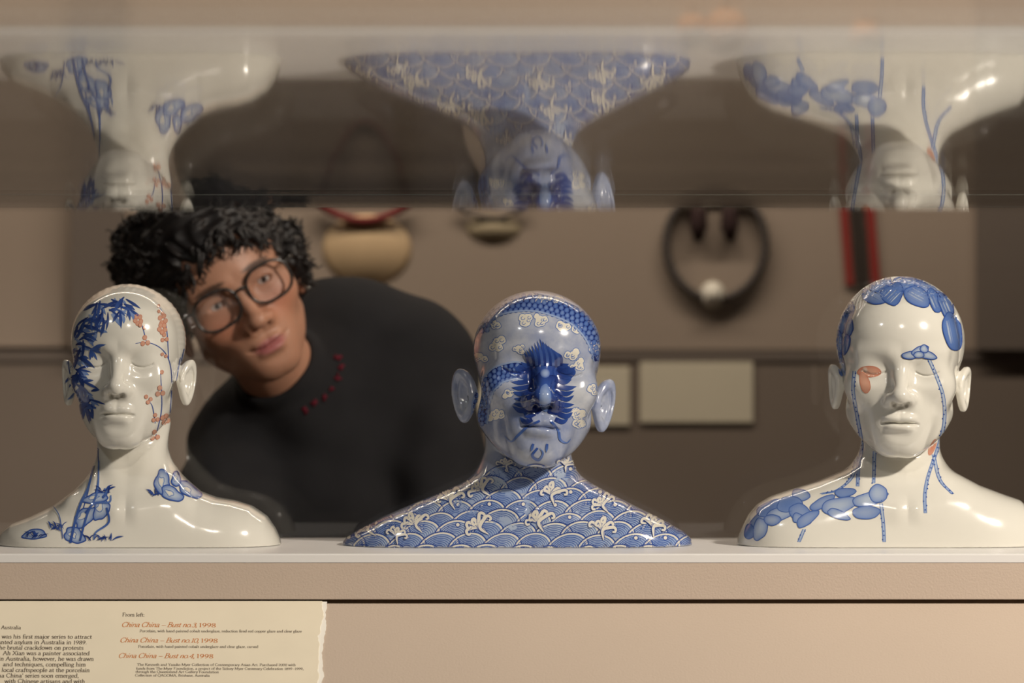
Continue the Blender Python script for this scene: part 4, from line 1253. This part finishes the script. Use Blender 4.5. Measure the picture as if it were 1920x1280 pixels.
def curl(start, dirv, length, rad, turns, tr):
    d = Vector(dirv).normalized(); a = d.cross(Vector((0.2, 1, 0.1))).normalized(); b = d.cross(a)
    n = int(10*turns)+6
    ph = rnd.uniform(0, 6.28)
    P3 = []
    for i in range(n+1):
        u = i/n; r = rad*(0.35+0.65*u)
        P3.append(Vector(start)+d*length*u+(a*math.cos(ph+u*turns*6.28)+b*math.sin(ph+u*turns*6.28))*r)
    g.add(tube_geo(P3, [tr*(1-0.75*(i/n)) for i in range(n+1)], 5))
fr = [p_ for p_ in hpts if p_[1] < 0.76]
for k in range(230):
    p_ = fr[rnd.randrange(len(fr))]
    n = (Vector(p_)-Vector(HC)).normalized()
    dv = n*0.5+Vector((rnd.uniform(-1, 1), rnd.uniform(-0.6, 0.2), rnd.uniform(-1, 0.2)))
    lx_, ly_, lz_ = to_head(np.array([p_[0]]), np.array([p_[1]]), np.array([p_[2]]), HC, HR, HSC)
    if ly_[0] > 0.045: continue
    curl(p_, dv, rnd.uniform(0.010, 0.026), rnd.uniform(0.003, 0.007), rnd.uniform(0.8, 1.8), 0.0026)
bvb = BVHTree.FromPolygons([tuple(p_) for p_ in pts], [tuple(q) for q in Q.tolist()])
def on_head(px, py, lift):
    o = Vector((0, CY, CZ)); d = (Vector(W(px, py, 0.7))-o).normalized()
    r = bvb.ray_cast(o, d)
    return (r[0]-d*lift) if r[0] is not None else Vector(W(px, py, 0.70))-d*lift
for (a, b, a2, b2) in ((530, 440, 572, 470), (545, 470, 582, 495), (555, 490, 585, 525), (520, 425, 560, 440), (548, 455, 578, 452), (565, 505, 582, 540), (235, 520, 226, 560), (535, 430, 565, 425)):
    for k in range(5):      # loose curls at the outline
        A = Vector(W(a+rnd.uniform(-6, 6), b+rnd.uniform(-6, 6), 0.72)); B = Vector(W(a2+rnd.uniform(-7, 7), b2+rnd.uniform(-7, 7), 0.716))
        curl(A, B-A, (B-A).length, rnd.uniform(0.004, 0.009), rnd.uniform(0.7, 1.5), 0.0034)
for (a, b, a2, b2) in ((500, 470, 530, 500), (480, 465, 508, 498), (460, 465, 480, 500), (440, 468, 452, 505), (420, 472, 428, 515), (400, 485, 402, 530), (380, 500, 378, 550), (362, 525, 362, 575), (350, 550, 350, 605), (340, 580, 345, 640),
                       (470, 470, 500, 480), (430, 475, 460, 490), (520, 470, 545, 505), (535, 490, 556, 530), (410, 470, 440, 480), (345, 600, 350, 660)):
    for k in range(4):      # fringe falling over the forehead
        A = on_head(a+rnd.uniform(-9, 9)-10, b+rnd.uniform(-9, 9)-34, 0.012); B = on_head(a2+rnd.uniform(-12, 12)-4, b2+rnd.uniform(-16, 8)-26, 0.009)
        curl(A, B-A, (B-A).length, rnd.uniform(0.003, 0.007), rnd.uniform(0.6, 1.4), 0.0036)
cu_ = g.build('curls', M['hair'], hair)
tag(cu_, kind='stuff')

# eyes, glasses, studs
M['eye'] = plain('eye_white', (0.50, 0.42, 0.38), 0.15, 0.5)
M['iris'] = plain('dark_iris', (0.025, 0.014, 0.010), 0.1, 0.5)
M['frame'] = plain('tortoiseshell_frame', (0.020, 0.017, 0.016), 0.25, 0.5, 0.6, 60)
M['lens'] = glass_mat('spectacle_lens', 0.0, (0.96, 0.96, 0.97), 0.06)
M['metal'] = plain('silver_stud', (0.8, 0.78, 0.74), 0.2, 0.5, metal=1.0)
def ball(c, r, seg=16):
    V = []; Fc = []
    for i in range(seg//2+1):
        for j in range(seg):
            u = math.pi*i/(seg//2); v = 2*math.pi*j/seg
            V.append((c[0]+r*math.sin(u)*math.cos(v), c[1]+r*math.sin(u)*math.sin(v), c[2]+r*math.cos(u)))
    for i in range(seg//2):
        for j in range(seg): Fc.append((i*seg+j, (i+1)*seg+j, (i+1)*seg+(j+1) % seg, i*seg+(j+1) % seg))
    return V, Fc
for sg in (-1, 1):
    e = Geo().add(ball(hw_(sg*0.0305, 0.0650, -0.0015), 0.0122*HS)).build('eye', M['eye'], vis)
    Geo().add(ball(hw_(sg*0.0305+0.0008, 0.0742, -0.0012), 0.0044*HS, 12)).build('iris', M['iris'], e)
gl = None
g = Geo()
def lens_pts(sg, sc=1.0, dy=0.0, n=32):
    out = []
    for k in range(n):
        t = 2*math.pi*k/n
        cx_, sx_ = math.cos(t), math.sin(t)
        rx = 0.0265*sc*np.sign(cx_)*abs(cx_)**0.75; rz = 0.0215*sc*np.sign(sx_)*abs(sx_)**0.8
        xx = sg*0.0335+rx
        out.append(hw_(xx, 0.0945+dy-0.18*max(0, abs(xx)-0.03), -0.004+rz))
    return out
for sg in (-1, 1): g.add(tube_geo(lens_pts(sg), 0.0021, 8, True))
g.add(tube_geo([hw_(-0.008, 0.0955, 0.004), hw_(0, 0.0985, 0.006), hw_(0.008, 0.0955, 0.004)], 0.0020, 8))
for sg in (-1, 1): g.add(tube_geo([hw_(sg*0.059, 0.089, 0.006), hw_(sg*0.072, 0.07, 0.006), hw_(sg*0.080, 0.01, 0.004), hw_(sg*0.080, -0.02, -0.012)], 0.0020, 8))
gl = g.build('glasses', M['frame'], vis)
for sg in (-1, 1):
    P3 = lens_pts(sg, 0.97)
    Geo().add((P3, [tuple(range(len(P3)))])).build('lens', M['lens'], gl, False)
Geo().add(ball(hw_(0.0165, 0.0965, -0.0385), 0.0017*HS, 10)).build('nose_stud', M['metal'], vis)
Geo().add(ball(hw_(0.0800, -0.004, -0.046), 0.0028*HS, 10)).build('ear_stud', M['metal'], vis)
